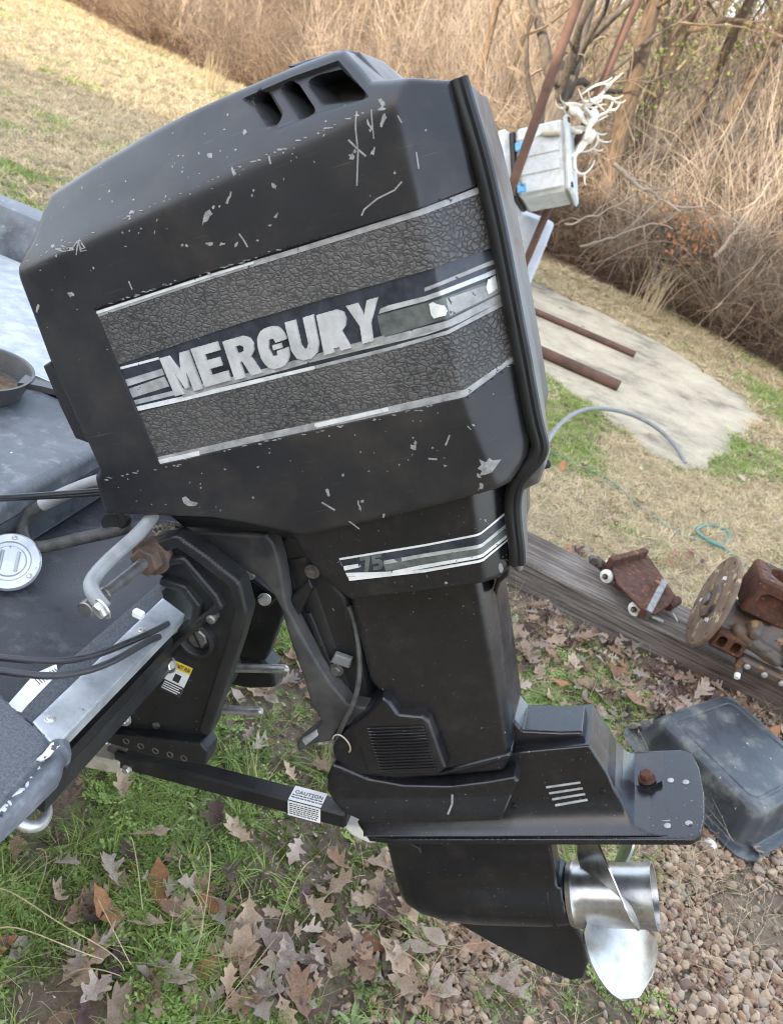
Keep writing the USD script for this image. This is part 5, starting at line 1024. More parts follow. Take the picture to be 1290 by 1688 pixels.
labs = ['bleached deer skull facing left at the top of the antler bunch', 'bleached deer skull with curled antlers left of the bunch', 'bleached deer skull turned nose down on the right of the bunch', 'small pale antler set lowest in the bunch']
hm_ = None
for k, (px, py, e) in enumerate(((950, 182, (.3, .5, 1.1)), (935, 215, (-.5, 1.2, .4)), (975, 195, (1.0, -.3, -.4)), (968, 228, (2.2, .4, .2)))):
    o = ony(px, py, 9.98-.03*k); t_ = thing('deer_skull', labs[k], 'deer skull', o, euler(*e), 1.0, 'deer skulls and antlers wired to the brown pole')
    part(t_, 'skull', skull, 'bone', 40)
    part(t_, 'antler', antler(k), 'bone', 40); part(t_, 'antler', antler(k+9, .34, -1), 'bone', 40)
# ------------------------------------------------------------------ ground, grass, leaves, gravel, woods
gn = np.random.default_rng(21)
TLX = np.array([-60, -28.0, -18.7, -11.4, -6, -2.0, .6, 2.9, 5.2, 8, 14, 30]); TLY = np.array([60, 37.5, 29.0, 25.2, 20, 15.8, 13.4, 11.7, 10.2, 8.6, 5, -2])
tl_line = LineString(np.c_[TLX, TLY])
def beyond(x, y):
    """metres past the tree line (negative on the lawn)"""
    p = shapely.points(np.c_[np.ravel(x), np.ravel(y)]); d = shapely.distance(p, tl_line); s = np.where(np.ravel(y) > np.interp(np.ravel(x), TLX, TLY), 1, -1); return (d*s).reshape(np.shape(x))
def height(x, y):
    b = beyond(x, y); P = np.stack([np.asarray(x, float), np.asarray(y, float), np.zeros_like(np.asarray(x, float))], -1)
    h = .12*np.clip(b-3, 0, 26) + .10*np.clip(b, 0, 3)*.5
    far = np.clip((np.hypot(x, y)-6)/10, 0, 1)
    return h + far*.10*(meshkit.noise(P*.35, 3)-.5) + np.clip(b, 0, 1)*.3*(meshkit.noise(P*.5, 9)-.5)
rad = np.r_[0, np.geomspace(.3, 400, 90)]; ang = np.linspace(0, 2*pi, 181)
Rg, Ag = np.meshgrid(rad, ang, indexing='ij'); X, Y = Rg*np.cos(Ag), Rg*np.sin(Ag); Z = height(X, Y)
V = np.stack([X, Y, Z], -1).reshape(-1, 3); n = len(ang); i, j = np.meshgrid(np.arange(len(rad)-1), np.arange(n-1), indexing='ij')
q = np.stack([i*n+j, (i+1)*n+j, (i+1)*n+j+1, i*n+j+1], -1).reshape(-1, 4); F = np.vstack([q[:, [0, 1, 2]], q[:, [0, 2, 3]]])
bf_ = beyond(V[F].mean(1)[:, 0], V[F].mean(1)[:, 1])
single('ground', trimesh.Trimesh(V, F[bf_ < .4], process=False), 'lawn_soil', 'lawn ground of dry straw and green patches', kind='structure', smooth=True)
single('woodland_floor', trimesh.Trimesh(V, F[bf_ >= .4], process=False), 'leaf_floor', 'rising woodland floor under brown leaf litter', kind='structure', smooth=True)
def sheet(xy, z, name, mat, lab, jag=.1):
    p = shapely.segmentize(Polygon(xy), .15); p = Polygon([(x+jag*(meshkit.noise(np.array([x*2, y*2, 0.]), 1)-.5)*2, y+jag*(meshkit.noise(np.array([x*2, y*2, 9.]), 2)-.5)*2) for x, y in p.exterior.coords[:-1]]).buffer(0)
    P, T = fill(p, .2); single(name, trimesh.Trimesh(np.c_[P, np.full(len(P), z)], T, process=False), mat, lab, kind='structure'); return p
bare = sheet([(-2, .2), (3.2, .2), (3.0, 2.9), (1.6, 3.12), (.3, 3.27), (-1.5, 3.4), (-2.5, 2)], .004, 'bare_earth', 'dirt', 'bare earth under the gravel and leaves')
def vis(P, m=60):
    x, y, w = proj(P); return (w > .1) & (x > -m) & (x < PW+m) & (y > -m) & (y < PH+m)
def scatter(n, x0, x1, y0, y1, dens=None, z=0.0, m=60):
    P = np.c_[gn.uniform(x0, x1, n), gn.uniform(y0, y1, n), np.zeros(n)]; P = P[vis(P, m)]
    if dens is not None: P = P[gn.uniform(0, 1, len(P)) < dens(P[:, 0], P[:, 1])]
    P[:, 2] = z; return P
def nz(x, y, s, k): return meshkit.noise(np.stack([x*s, y*s, np.zeros_like(x)], -1), k)
# --- gravel
def gdens(x, y): return np.clip(np.clip((x-.22)/.35, 0, 1)*1.15*np.clip((2.75-y)/.5, 0, 1) + .25*np.clip((x-.0)/.3, 0, 1), 0, 1)*np.where(y < 3.05, 1, 0)*np.clip((nz(x, y, 3.2, 12)-.25)*3.5+.4*np.clip(x-.6, 0, 1), .08, 1)
pebs = []
for k in range(5):
    m = trimesh.creation.icosphere(2, 1); v = m.vertices; v = v*(1+.5*(noise3(v, 1.3, 40+k)[:, None]-.5)+.2*(noise3(v, 3, 60+k)[:, None]-.5)); m.vertices = v*[1, .78, .6]; pebs.append(m)
G_ = scatter(72000, -.3, 2.6, .9, 3.1, lambda x, y: gdens(x, y)*np.where((np.abs((x-to[0])*tu[0]+(y-to[1])*tu[1]) < tU+.05) & (np.abs((x-to[0])*tv[0]+(y-to[1])*tv[1]) < tV+.05), 0, 1)); n = len(G_); sc = np.clip(gn.lognormal(math.log(.0074), .45, n), .003, .018); G_[:, 2] = .004+sc*.35+gn.uniform(0, .008, n)
instancer('gravel', pebs, G_, quats(gn.uniform(0, 6.3, n), gn.normal(0, .5, n), gn.normal(0, .5, n)), np.repeat(sc[:, None], 3, 1), gn.integers(0, 5, n), 'loose tan and grey gravel', [f'pebble_{c}' for c in 'abcde'])
# --- blades of grass and weeds
def blade_clump(nb, h, w, lean, seed, seg=3):
    q = np.random.default_rng(seed); V, F = [], []
    for _ in range(nb):
        a = q.uniform(0, 2*pi); r0 = q.uniform(0, .35)*h; b = np.array([cos(a)*r0, sin(a)*r0, 0]); L_ = h*q.uniform(.5, 1.1); ln_ = lean*q.uniform(.4, 1.6); da = a+q.normal(0, .9); d = np.array([cos(da), sin(da), 0]); sd = np.array([-sin(da), cos(da), 0])
        k0 = len(V)
        for s in range(seg+1):
            t = s/seg; c = b+d*L_*ln_*t*t+np.array([0, 0, L_*(t-.45*min(ln_, 1)*t*t)]); ww = w*(1-t**1.7)*.5+w*.03; V += [c-sd*ww, c+sd*ww]
        for s in range(seg): i0 = k0+2*s; F += [[i0, i0+1, i0+3], [i0, i0+3, i0+2]]
    return trimesh.Trimesh(np.array(V), F, process=False)
def rosette(nl, L_, w, seed, up=.35, notch=0):
    q = np.random.default_rng(seed); V, F = [], []
    for k in range(nl):
        a = 2*pi*k/nl*1.62+q.normal(0, .25); el = up*q.uniform(.5, 1.6); LL = L_*q.uniform(.5, 1.1); d = np.array([cos(a), sin(a), 0]); sd = np.array([-sin(a), cos(a), 0]); k0 = len(V); st = 5
        for s in range(st+1):
            t = s/st; c = d*LL*t*cos(el*(1-.3*t))+np.array([0, 0, LL*(sin(el)*t-.35*t*t*sin(el))+.004]); wd = w*LL*sin(pi*min(.06+t**1.15*.94, 1))*.5*(1+notch*(1 if s % 2 else -.4)); V += [c-sd*wd+[0, 0, wd*.3], c+sd*wd+[0, 0, wd*.3]]
        for s in range(st): i0 = k0+2*s; F += [[i0, i0+1, i0+3], [i0, i0+3, i0+2]]
    return trimesh.Trimesh(np.array(V), F, process=False)
def chick(ns, h, seed):
    """low sprawling weed: stems with pairs of small oval leaves"""
    q = np.random.default_rng(seed); out = []
    for _ in range(ns):
        a = q.uniform(0, 6.28); d = np.array([cos(a), sin(a), 0]); e = h*q.uniform(.5, 1.2); P = spline(np.array([[0, 0, 0], d*e*.4+[0, 0, e*.45], d*e+[0, 0, e*.55+q.uniform(-.1, .25)*e]]), 6); out.append(tube(P, .0009, 3, False))
        for k in range(2, 6):
            for s in (-1, 1):
                b = a+s*q.uniform(.7, 1.7); L_ = h*q.uniform(.14, .3); dl = np.array([cos(b), sin(b), q.uniform(-.1, .5)]); sd = np.array([-sin(b), cos(b), 0]); c = P[k]
                v = np.array([c, c+dl*L_*.5-sd*L_*.28, c+dl*L_, c+dl*L_*.5+sd*L_*.28]); out.append(trimesh.Trimesh(v, [[0, 1, 2], [0, 2, 3]], process=False))
    return cat(out)
near_boat = lambda x, y: 0
def weeds_d(x, y): return np.clip((.95-x)/.55, 0, 1)*np.clip((nz(x, y, 2.6, 31)-.30)*3.4, .05, 1)*np.where(y < 3.05, 1, 0)*np.clip(1.25-np.clip(y-1.9, 0, 9)*.7, .3, 1)
W_ = scatter(30000, -1.4, 1.6, .55, 3.1, weeds_d); n = len(W_)
protos = [chick(11, .040, 1), chick(13, .052, 2), rosette(9, .04, .34, 3), rosette(12, .055, .2, 4, .6), blade_clump(16, .06, .0026, .9, 5), blade_clump(20, .085, .0028, 1.1, 6), rosette(8, .03, .55, 7, .3, .35)]
instancer('ground_weeds', protos, W_, quats(gn.uniform(0, 6.3, n), gn.normal(0, .12, n), gn.normal(0, .12, n)), np.repeat(gn.uniform(.45, 1.1, n)[:, None], 3, 1), gn.choice(7, n, p=[.20, .12, .07, .05, .29, .20, .07]), 'low green weeds and grass', ['weed_green', 'weed_green', 'weed_green', 'weed_pale', 'grass_green', 'grass_green', 'weed_pale'])
def moss_d(x, y): return np.clip((nz(x, y, 3.0, 51)-.42)*5, 0, 1)*np.clip((1.0-x)/.5, .15, 1)
M_ = scatter(9000, -.9, 1.6, .6, 2.2, moss_d); n = len(M_)
instancer('moss', [chick(6, .018, 61), blade_clump(14, .016, .002, .5, 62, 2)], M_, quats(gn.uniform(0, 6.3, n), gn.normal(0, .1, n), gn.normal(0, .1, n)), np.repeat(gn.uniform(.6, 1.3, n)[:, None], 3, 1), gn.integers(0, 2, n), 'mossy ground cover', ['moss', 'moss'])
def dryd(x, y): return np.clip((nz(x, y, 2.2, 71)-.38)*3, .06, 1)*np.where(y < 3.06, 1, 0)
D_ = scatter(5000, -1.2, 2.2, .6, 3.1, dryd); n = len(D_)
instancer('dry_litter_grass', [blade_clump(7, .07, .0018, 1.6, 81), blade_clump(5, .10, .0016, 1.9, 82)], D_, quats(gn.uniform(0, 6.3, n), gn.normal(0, .3, n), gn.normal(0, .3, n)), np.repeat(gn.uniform(.5, 1.1, n)[:, None], 3, 1), gn.integers(0, 2, n), 'thin dry grass and straw', ['grass_straw', 'grass_straw'])
# lawn: straw, green and gold tufts; bigger and sparser with distance
def lawn(n, y0, y1, x0, x1, s0, s1, seed):
    P = scatter(n, x0, x1, y0, y1, lambda x, y: np.where(beyond(x, y) < .6, 1.0, 0)*np.where(shapely.contains_xy(sp3.buffer(-.05), x, y), 0, 1)*np.where((y < 3.5) & (x < 2.1) & (x > -1.4), np.where(y > 3.26, 1, 0), 1), 0, 90)
    x, y = P[:, 0], P[:, 1]; P[:, 2] = height(x, y)-.003; n = len(P); g = nz(x, y, .75, 91)*.65+nz(x, y, 2.6, 92)*.35+.10*np.clip((3.9-y)/1.5, 0, 1)+.12*np.clip((2.5-np.abs(y-5.2))/2.5, 0, 1)*np.where(x < 1, 1, .4)-.13*np.where(x < -1.6, 1, 0)
    band = beyond(x, y); gold = (band > -7.5) & (x < -3) & (gn.uniform(0, 1, n) < .55)
    t = gn.uniform(0, 1, n); idx = np.where(t < np.clip((g-.47)*4, .05, .75), 0, 2)+gn.integers(0, 2, n); idx = np.where(gold, 4+gn.integers(0, 2, n), idx)
    s = gn.uniform(s0, s1, n)*.85*np.where(band > -1.2, 1.5, 1)
    instancer('lawn_grass', [blade_clump(9, .06, .0065, .8, 101), blade_clump(12, .075, .006, 1.0, 102), blade_clump(9, .06, .006, 1.2, 103), blade_clump(11, .07, .0055, 1.5, 104), blade_clump(9, .07, .006, 1.2, 105), blade_clump(9, .08, .006, .9, 106)],
              P, quats(gn.uniform(0, 6.3, n), gn.normal(0, .15, n), gn.normal(0, .15, n)), np.repeat(s[:, None], 3, 1), idx, 'short lawn grass, mostly dry', ['grass_green', 'grass_green', 'grass_straw', 'grass_straw', 'grass_gold', 'grass_gold'])
lawn(42000, 3.2, 6.5, -.6, 3.6, .6, 1.0, 1); lawn(34000, 6.2, 13, -3.2, 4.5, .9, 1.5, 2); lawn(70000, 9, 40, -32, -2, 1.6, 2.8, 3); lawn(60000, 4, 16, -14, -1.5, 1.0, 1.8, 4)
# --- crumbs of dead leaf, bark and straw on the bare earth
def crumb(seed):
    q = np.random.default_rng(seed); k = 6; t = np.sort(q.uniform(0, 2*pi, k)); r = q.uniform(.4, 1, k); V = np.c_[r*np.cos(t), r*np.sin(t)*.6, q.uniform(0, .3, k)]; return trimesh.Trimesh(np.vstack([V, [[0, 0, .15]]]), [[i_, (i_+1) % k, k] for i_ in range(k)], process=False)
K_ = scatter(60000, -1.3, 2.3, .55, 3.2, lambda x, y: np.clip(.25+(nz(x, y, 4, 161)-.4)*2, .1, .9)*np.where((x > .7) & (y < 2.2), .35, 1)); n = len(K_); K_[:, 2] = .006+gn.uniform(0, .012, n)
instancer('leaf_crumbs', [crumb(k) for k in range(6)], K_, quats(gn.uniform(0, 6.3, n), gn.normal(0, .5, n), gn.normal(0, .5, n)), np.repeat(np.clip(gn.lognormal(math.log(.0055), .5, n), .002, .015)[:, None], 3, 1), gn.integers(0, 6, n), 'crumbled bits of leaf, bark and straw', ['leaf_brown', 'leaf_tan', 'leaf_dark', 'leaf_grey', 'leaf_brown', 'grass_straw'])
# --- oak leaves
def leafshape(kind, seed):
    q = np.random.default_rng(seed)
    if kind == 'oak': half = [(0, .008), (.13, .02), (.20, .08), (.28, .17), (.31, .09), (.38, .11), (.50, .25), (.59, .28), (.58, .15), (.63, .13), (.77, .22), (.84, .20), (.82, .11), (.91, .07), (1.0, .0)]
    else: half = [(0, .008), (.08, .03), (.25, .15), (.45, .21), (.65, .18), (.85, .08), (1, 0)]
    h = [(x, w*q.uniform(.8, 1.2)) for x, w in half]; h2 = [(x, -w*q.uniform(.8, 1.2)) for x, w in half]
    p = Polygon(h+h2[::-1][1:]).buffer(0); p = p if p.geom_type == 'Polygon' else max(p.geoms, key=lambda g_: g_.area)
    P, T = fill(p, .11); x, y = P[:, 0]-.5, P[:, 1]; c1, c2, c3 = q.normal(.7, .8), q.normal(2.4, 1.6), q.normal(0, .8)
    z = c1*(x*x)*.8+c2*y*y+c3*x*y+.17*(meshkit.noise(np.c_[x*5, y*5, x*0+seed], 1)-.5)+.12*np.abs(y)*q.uniform(0, 1.3); z -= z.min()
    return trimesh.Trimesh(np.c_[x, y, z*.8], T, process=False)
LM = ['leaf_brown', 'leaf_tan', 'leaf_grey', 'leaf_tan', 'leaf_brown', 'leaf_grey', 'leaf_dark', 'leaf_orange']
lv = [leafshape('oak' if k not in (5, 7) else 'oval', 200+k) for k in range(10)]; LM10 = LM+['leaf_grey', 'leaf_brown']
def clus(x, y, cx, cy, r): return np.exp(-((x-cx)**2+(y-cy)**2)/r**2)
lc = [onz(a, b)[:2] for a, b in ((250, 1560), (150, 1520), (370, 1590), (430, 1640), (550, 1500), (690, 1560), (320, 1480), (200, 1600), (520, 1620))]
def leafd(x, y):
    d = .055+0*x
    for c in lc: d = d+.62*clus(x, y, c[0], c[1], .13)
    for c, r, a in ((onz(930, 1090), .30, .85), (onz(1010, 1060), .32, .8), (onz(890, 1010), .30, .7), (onz(960, 1160), .22, .5), (onz(1150, 1130), .4, .6), (onz(1240, 1180), .35, .5), (onz(500, 1130), .3, .25)): d = d+a*clus(x, y, c[0], c[1], r)
    return np.clip(d, 0, 1)*np.where(y < 3.06, 1, 0)*np.where((x > .75) & (y < 2.0), .25, 1)
LP = scatter(5600, -1.3, 2.2, .6, 3.1, leafd, 0, 40); n = len(LP)
size = np.clip(gn.normal(.076, .027, n), .032, .14); yawl = gn.uniform(0, 6.3, n); tx, ty = gn.normal(0, .28, n), gn.normal(0, .28, n); LP[:, 2] = .006+gn.uniform(0, .03, n)+np.abs(tx)*size*.2
kind = gn.choice(10, n, p=[.12, .14, .14, .13, .12, .07, .08, .05, .10, .05])
px_, py_, w_ = proj(LP); show = size/w_*np.where((px_ > 0) & (px_ < PW) & (py_ > 0) & (py_ < PH), 1, .3)
big = np.argsort(-show)[:290]; rest = np.setdiff1d(np.arange(n), big)
instancer('leaf_litter', lv, LP[rest], quats(yawl[rest], tx[rest], ty[rest]), np.repeat(size[rest][:, None], 3, 1), kind[rest], 'fallen dry leaves scattered over the ground', LM10)
COLW = {'leaf_brown': 'brown', 'leaf_tan': 'tan', 'leaf_grey': 'grey', 'leaf_dark': 'dark purplish', 'leaf_orange': 'orange-brown'}
first = {}
for k in big:
    kd = int(kind[k]); nm = 'oak_leaf' if kd not in (5, 7) else 'narrow_leaf'; R_ = euler(tx[k], ty[k], yawl[k])
    lab = f'dry {COLW[LM10[kd]]} {"lobed oak" if nm == "oak_leaf" else "narrow unlobed"} leaf fallen on the ground near the motor'; gr_ = f'fallen {COLW[LM10[kd]]} {"oak" if nm == "oak_leaf" else "narrow"} leaves'
    if kd not in first: first[kd] = thing(nm, lab, 'leaf', LP[k], R_, float(size[k]), gr_); part(first[kd], 'blade', lv[kd], LM10[kd], True)
    else: copy_of(first[kd], nm, lab, 'leaf', LP[k], R_, float(size[k]), gr_)
LL = scatter(1500, -3, 4, 3.4, 13, lambda x, y: np.clip((nz(x, y, 1.5, 131)-.45)*3, .05, 1)*np.where(beyond(x, y) < 1, 1, 0)*np.where(shapely.contains_xy(sp3, x, y), .06, 1)); n = len(LL); LL[:, 2] = .04+height(LL[:, 0], LL[:, 1]); 
instancer('leaf_litter', lv, LL, quats(gn.uniform(0, 6.3, n), gn.normal(0, .3, n), gn.normal(0, .3, n)), np.repeat(gn.uniform(.06, .11, n)[:, None], 3, 1), gn.integers(0, 10, n), 'dry leaves strewn over the lawn', LM10)
# long dry stalks arching over the weeds
for k, pts in enumerate([[(0, 1465), (50, 1490), (120, 1535), (180, 1570), (205, 1600)], [(0, 1530), (60, 1540), (110, 1560), (170, 1582)], [(215, 1380), (228, 1440), (235, 1500)], [(300, 1410), (320, 1470), (335, 1520), (320, 1570)], [(340, 1390), (345, 1450), (330, 1540)], [(455, 1545), (420, 1590), (380, 1640), (340, 1690)], [(515, 1420), (480, 1470), (455, 1540)], [(160, 1480), (190, 1540), (215, 1590)], [(560, 1465), (500, 1520), (470, 1560)], [(110, 1610), (170, 1600), (200, 1610)], [(60, 1400), (70, 1450), (50, 1500)]]):
    n_ = len(pts); C_ = np.array([onz(a, b, .03+.12*sin(pi*(i_+.15)/(n_))) for i_, (a, b) in enumerate(pts)]); o = np.array([C_[-1][0], C_[-1][1], 0]); s = spline(C_, 24)
    t_ = thing('dry_stalk', ['long pale dry stalk arching over the leaves at the far left', 'thin dry stalk low over the brown leaves at the left edge', 'short upright dry stalk left of the leaf pile', 'kinked dry stalk in the middle of the weeds', 'tall dry stalk among the green weeds', 'long dry stalk curving to the bottom edge below the leaf pile', 'dry stalk leaning near the caution sticker', 'dry stalk crossing the grey oak leaves', 'dry stalk on the dark leaves beneath the gearcase', 'short dry stalk at the bottom left moss', 'thin dry stalk beside the boat corner'][k], 'dry stalk', o); part(t_, 'stem', tube(s-o, np.linspace(.0016, .0009, 24), 5), 'grass_straw', True)
# --- woods
def twig(P0, d, L_, r, q, n=5, droop=0.0, wob=.12):
    P = [np.array(P0)]; d = np.array(d, float)
    for k in range(n): d = d+q.normal(0, wob, 3)+np.array([0, 0, droop]); d /= np.linalg.norm(d); P.append(P[-1]+d*L_/n)
    return np.array(P), d
def shrub(h, ns, seed, spread=.5, sub=4, r=.010, wob=.14):
    q = np.random.default_rng(seed); out = []
    for _ in range(ns):
        a = q.uniform(0, 6.28); b = np.array([cos(a), sin(a), 0])*q.uniform(0, .25)*h*.5; d = np.array([cos(a)*spread*q.uniform(.1, 1.5), sin(a)*spread*q.uniform(.1, 1.5), 1]); L_ = h*q.uniform(.5, 1.1)
        P, _ = twig(b, d, L_, r, q, 6, -.03, wob); out.append(tube(P, np.linspace(r, r*.3, 7)*q.uniform(.6, 1.3), 3, False))
        for _ in range(sub):
            t = q.integers(1, 6); dd = (P[t]-P[t-1])/np.linalg.norm(P[t]-P[t-1])+q.normal(0, .65, 3); S, _ = twig(P[t], dd, L_*q.uniform(.25, .55), r, q, 4, -.02, .2); out.append(tube(S, np.linspace(r*.5, r*.18, 5), 3, False))
    return cat(out)
def tree(h, r, seed, nb=16, lean=.05, start=.3, sub=5, blen=.34, fork=False):
    q = np.random.default_rng(seed); P, _ = twig([0, 0, -.2], [q.normal(0, lean), q.normal(0, lean), 1], h, r, q, 12, 0, .05); rr = np.linspace(r, r*.18, 13); rr[0] *= 1.25
    tr_ = tube(P, rr, 10, False); br, fine = [], []
    for k in range(nb):
        t = q.uniform(start, .96); i_ = min(int(t*12), 11); p = P[i_]+(P[i_+1]-P[i_])*(t*12-i_); a = q.uniform(0, 6.28); d = np.array([cos(a), sin(a), q.uniform(.25, 1.1)]); L_ = h*blen*q.uniform(.5, 1.1)*(1.1-t*.6)
        B, _ = twig(p, d, L_, 0, q, 7, .02, .16); rb = r*(1-t*.8)*q.uniform(.25, .45); br.append(tube(B, np.linspace(rb, rb*.25, 8), 5, False))
        for _ in range(sub):
            u = q.integers(2, 8); dd = (B[u]-B[u-1])/np.linalg.norm(B[u]-B[u-1])+q.normal(0, .55, 3); S, _ = twig(B[u], dd, L_*q.uniform(.25, .6), 0, q, 5, .01, .18); fine.append(tube(S, np.linspace(rb*.35, rb*.1, 6), 3, False))
            for _ in range(2): w = q.integers(1, 5); S2, _ = twig(S[w], (S[w+1]-S[w])/np.linalg.norm(S[w+1]-S[w])+q.normal(0, .6, 3), L_*.22, 0, q, 3, 0, .2); fine.append(tube(S2, [rb*.16, rb*.12, rb*.09, rb*.06], 3, False))
    return tr_, cat(br), cat(fine)
def woods(n, b0, b1, x0, x1, y0, y1, m=80):
    P = np.c_[gn.uniform(x0, x1, n), gn.uniform(y0, y1, n), np.zeros(n)]; b = beyond(P[:, 0], P[:, 1]); P = P[(b > b0) & (b < b1)]; P[:, 2] = height(P[:, 0], P[:, 1]); T_ = P.copy(); T_[:, 2] += 1.2; return P[vis(P, m) | vis(T_, m)]
SM = ['twig_brown', 'twig_tan', 'twig_grey', 'twig_brown', 'twig_tan', 'twig_pale']
sh = [shrub(1.3, 30, 301, 1.0, 6, .0060, .24), shrub(1.7, 26, 302, .8, 6, .0065, .22), shrub(2.6, 14, 303, .6, 8, .009, .2), shrub(1.1, 36, 304, 1.4, 6, .005, .3), shrub(2.2, 18, 305, .8, 8, .007, .24), shrub(3.2, 8, 306, .35, 9, .011, .14)]
def brush(n, b0, b1, x0, x1, y0, y1, s0, s1, p, lab, maxn):
    P = woods(n, b0, b1, x0, x1, y0, y1)[:maxn]; n = len(P); P[:, 2] -= .05
    instancer('brush', sh, P, quats(gn.uniform(0, 6.3, n), gn.normal(0, .12, n), gn.normal(0, .12, n)), np.repeat(gn.uniform(s0, s1, n)[:, None], 3, 1), gn.choice(6, n, p=p), lab, SM, smooth=False)
brush(9000, .0, 3.5, -3, 9, 8, 19, .55, 1.0, [.26, .18, .12, .24, .14, .06], 'dense leafless brush along the edge of the woods', 800)
brush(9000, 3, 14, -8, 18, 8, 34, .9, 1.6, [.2, .2, .16, .16, .18, .10], 'tangled leafless undergrowth deeper in the woods', 900)
brush(14000, .0, 5, -40, -3, 13, 48, .9, 1.5, [.28, .18, .12, .24, .12, .06], 'dense brush along the far side of the lawn', 900)
brush(14000, 5, 20, -45, 0, 15, 62, 1.3, 2.2, [.2, .2, .18, .14, .18, .1], 'undergrowth behind the far lawn', 700)
brush(14000, 13, 34, -20, 40, 12, 60, 1.8, 3.2, [.16, .14, .28, .1, .24, .08], 'far woods reading as one mass of twigs', 900)
def canes(seed):
    q = np.random.default_rng(seed); out = []
    for _ in range(9):
        a = q.uniform(0, 6.28); L_ = q.uniform(1.2, 2.6); d = np.array([cos(a), sin(a), 0]); h_ = q.uniform(.5, 1.5); C_ = np.array([[0, 0, 0], d*L_*.3+[0, 0, h_*.8], d*L_*.65+[0, 0, h_], d*L_+[0, 0, h_*q.uniform(.3, .8)]])+q.normal(0, .08, (4, 3)); s = spline(C_, 12); out.append(tube(s, np.linspace(.009, .003, 12), 3, False))
        for t in (4, 6, 8, 10): S, _ = twig(s[t], (s[t]-s[t-1])/np.linalg.norm(s[t]-s[t-1])+q.normal(0, .7, 3), L_*q.uniform(.15, .4), 0, q, 4, 0, .25); out.append(tube(S, np.linspace(.004, .0015, 5), 3, False))
    return cat(out)
C2 = np.vstack([woods(6000, -.1, 6, -4, 10, 7, 20)[:170], woods(6000, 0, 6, -24, -2, 14, 38)[:90]]); n = len(C2)
instancer('arching_canes', [canes(451), canes(452), canes(453)], C2, quats(gn.uniform(0, 6.3, n), gn.normal(0, .15, n), gn.normal(0, .15, n)), np.repeat(gn.uniform(.7, 1.3, n)[:, None], 3, 1), gn.integers(0, 3, n), 'arching canes tangled through the brush', ['twig_pale', 'twig_tan', 'twig_tan'], smooth=False)
# dead leaves still hanging and evergreen sprays
def spray(n, R_, s, seed):
    q = np.random.default_rng(seed); V, F = [], []
    for _ in range(n):
        c = q.normal(0, 1, 3)*R_*.5; d = q.normal(0, 1, 3); d /= np.linalg.norm(d); e = np.cross(d, q.normal(0, 1, 3)); e /= np.linalg.norm(e); k = len(V); L_ = s*q.uniform(.6, 1.3); V += [c, c+d*L_*.5+e*L_*.25, c+d*L_, c+d*L_*.5-e*L_*.25]; F += [[k, k+1, k+2], [k, k+2, k+3]]
    return trimesh.Trimesh(np.array(V), F, process=False)
O_ = woods(5000, .2, 9, -6, 14, 8, 24)[:260]; n = len(O_); O_[:, 2] += gn.uniform(.2, 1.8, n)
instancer('hanging_leaves', [spray(40, .7, .07, 401), spray(26, .5, .06, 402)], O_, quats(gn.uniform(0, 6.3, n), gn.normal(0, .5, n), gn.normal(0, .5, n)), np.repeat(gn.uniform(.6, 1.1, n)[:, None], 3, 1), gn.integers(0, 2, n), 'withered leaves still hanging in the brush', ['leaf_brown', 'leaf_tan'])
for k, (px, py, y, R_, nl, mt, lab) in enumerate([(1140, 385, 12.6, .55, 260, 'leaf_orange', 'small beech sapling with orange-brown leaves left of the bare tangle'), (1115, 25, 17.5, 1.5, 700, 'evergreen', 'yellow-green evergreen vine high in the tree at the top right'), (1052, 140, 16, .9, 380, 'evergreen', 'yellow-green evergreen spray behind the antlers'), (1250, 30, 18, 1.0, 260, 'evergreen', 'evergreen sprig near the pale sky patch')]):
    c = ony(px, py, y); b = np.array([c[0], c[1], float(height(np.array([c[0]]), np.array([c[1]]))[0])]); t_ = thing('leafy_sapling', lab, 'sapling', b); S, _ = twig([0, 0, 0], [0, 0, 1], c[2]-b[2], 0, gn, 8, 0, .05)
    part(t_, 'stem', tube(S+(c-b-S[-1])*np.linspace(0, 1, 9)[:, None], np.linspace(.03, .012, 9), 6, False), 'bark_grey', True); lf = spray(nl, R_, .09 if k else .08, 410+k); lf.apply_translation(c-b); part(t_, 'foliage', lf, mt, False)
# trees one can tell apart
protoT = []
def place_tree(name, px, py, y, h, r, seed, mat, lab, grp=None, lean=.05, **kw):
    P = ony(px, py, y); z = float(height(np.array([P[0]]), np.array([P[1]]))[0]); t_ = thing(name, lab, 'tree', (P[0], P[1], z), rot([0, 0, 1], 0), 1.0, grp)
    a, b, c = tree(h, r, seed, lean=lean, **kw); part(t_, 'trunk', a, mat, True); part(t_, 'branches', b, mat, True); part(t_, 'twigs', c, 'twig_tan', False, kind='stuff'); return t_
place_tree('bare_tree', 930, 175, 14.2, 11, .24, 501, 'bark_grey', 'large grey tree trunk behind the antlers with dark broken limb', nb=26, start=.12)
place_tree('bare_tree', 1030, 260, 14.6, 12, .17, 502, 'bark_brown', 'straight brown tree right of the antlers', nb=24)
place_tree('bare_tree', 1060, 220, 17.5, 13, .22, 503, 'bark_brown', 'dark ridged trunk leaning right of the brown pole', nb=26)
place_tree('bare_tree', 1180, 190, 18, 12, .13, 504, 'bark_brown', 'slim brown tree near the right edge', nb=26)
place_tree('bare_tree', 1270, 330, 15, 11, .15, 505, 'bark_brown', 'tree at the right edge against the sky', nb=26)
dl = tube(spline(np.array([ony(928, 130, 13.95), ony(906, 118, 13.8), ony(898, 80, 13.7), ony(885, 30, 13.6), ony(872, -20, 13.5)]), 20), np.linspace(.12, .05, 20), 8); o = ony(928, 130, 13.95); dl.vertices = dl.vertices-o
t_ = thing('dead_limb', 'dark crooked limb broken out of the large grey trunk', 'branch', o); part(t_, 'limb', dl, 'bark_grey', True)
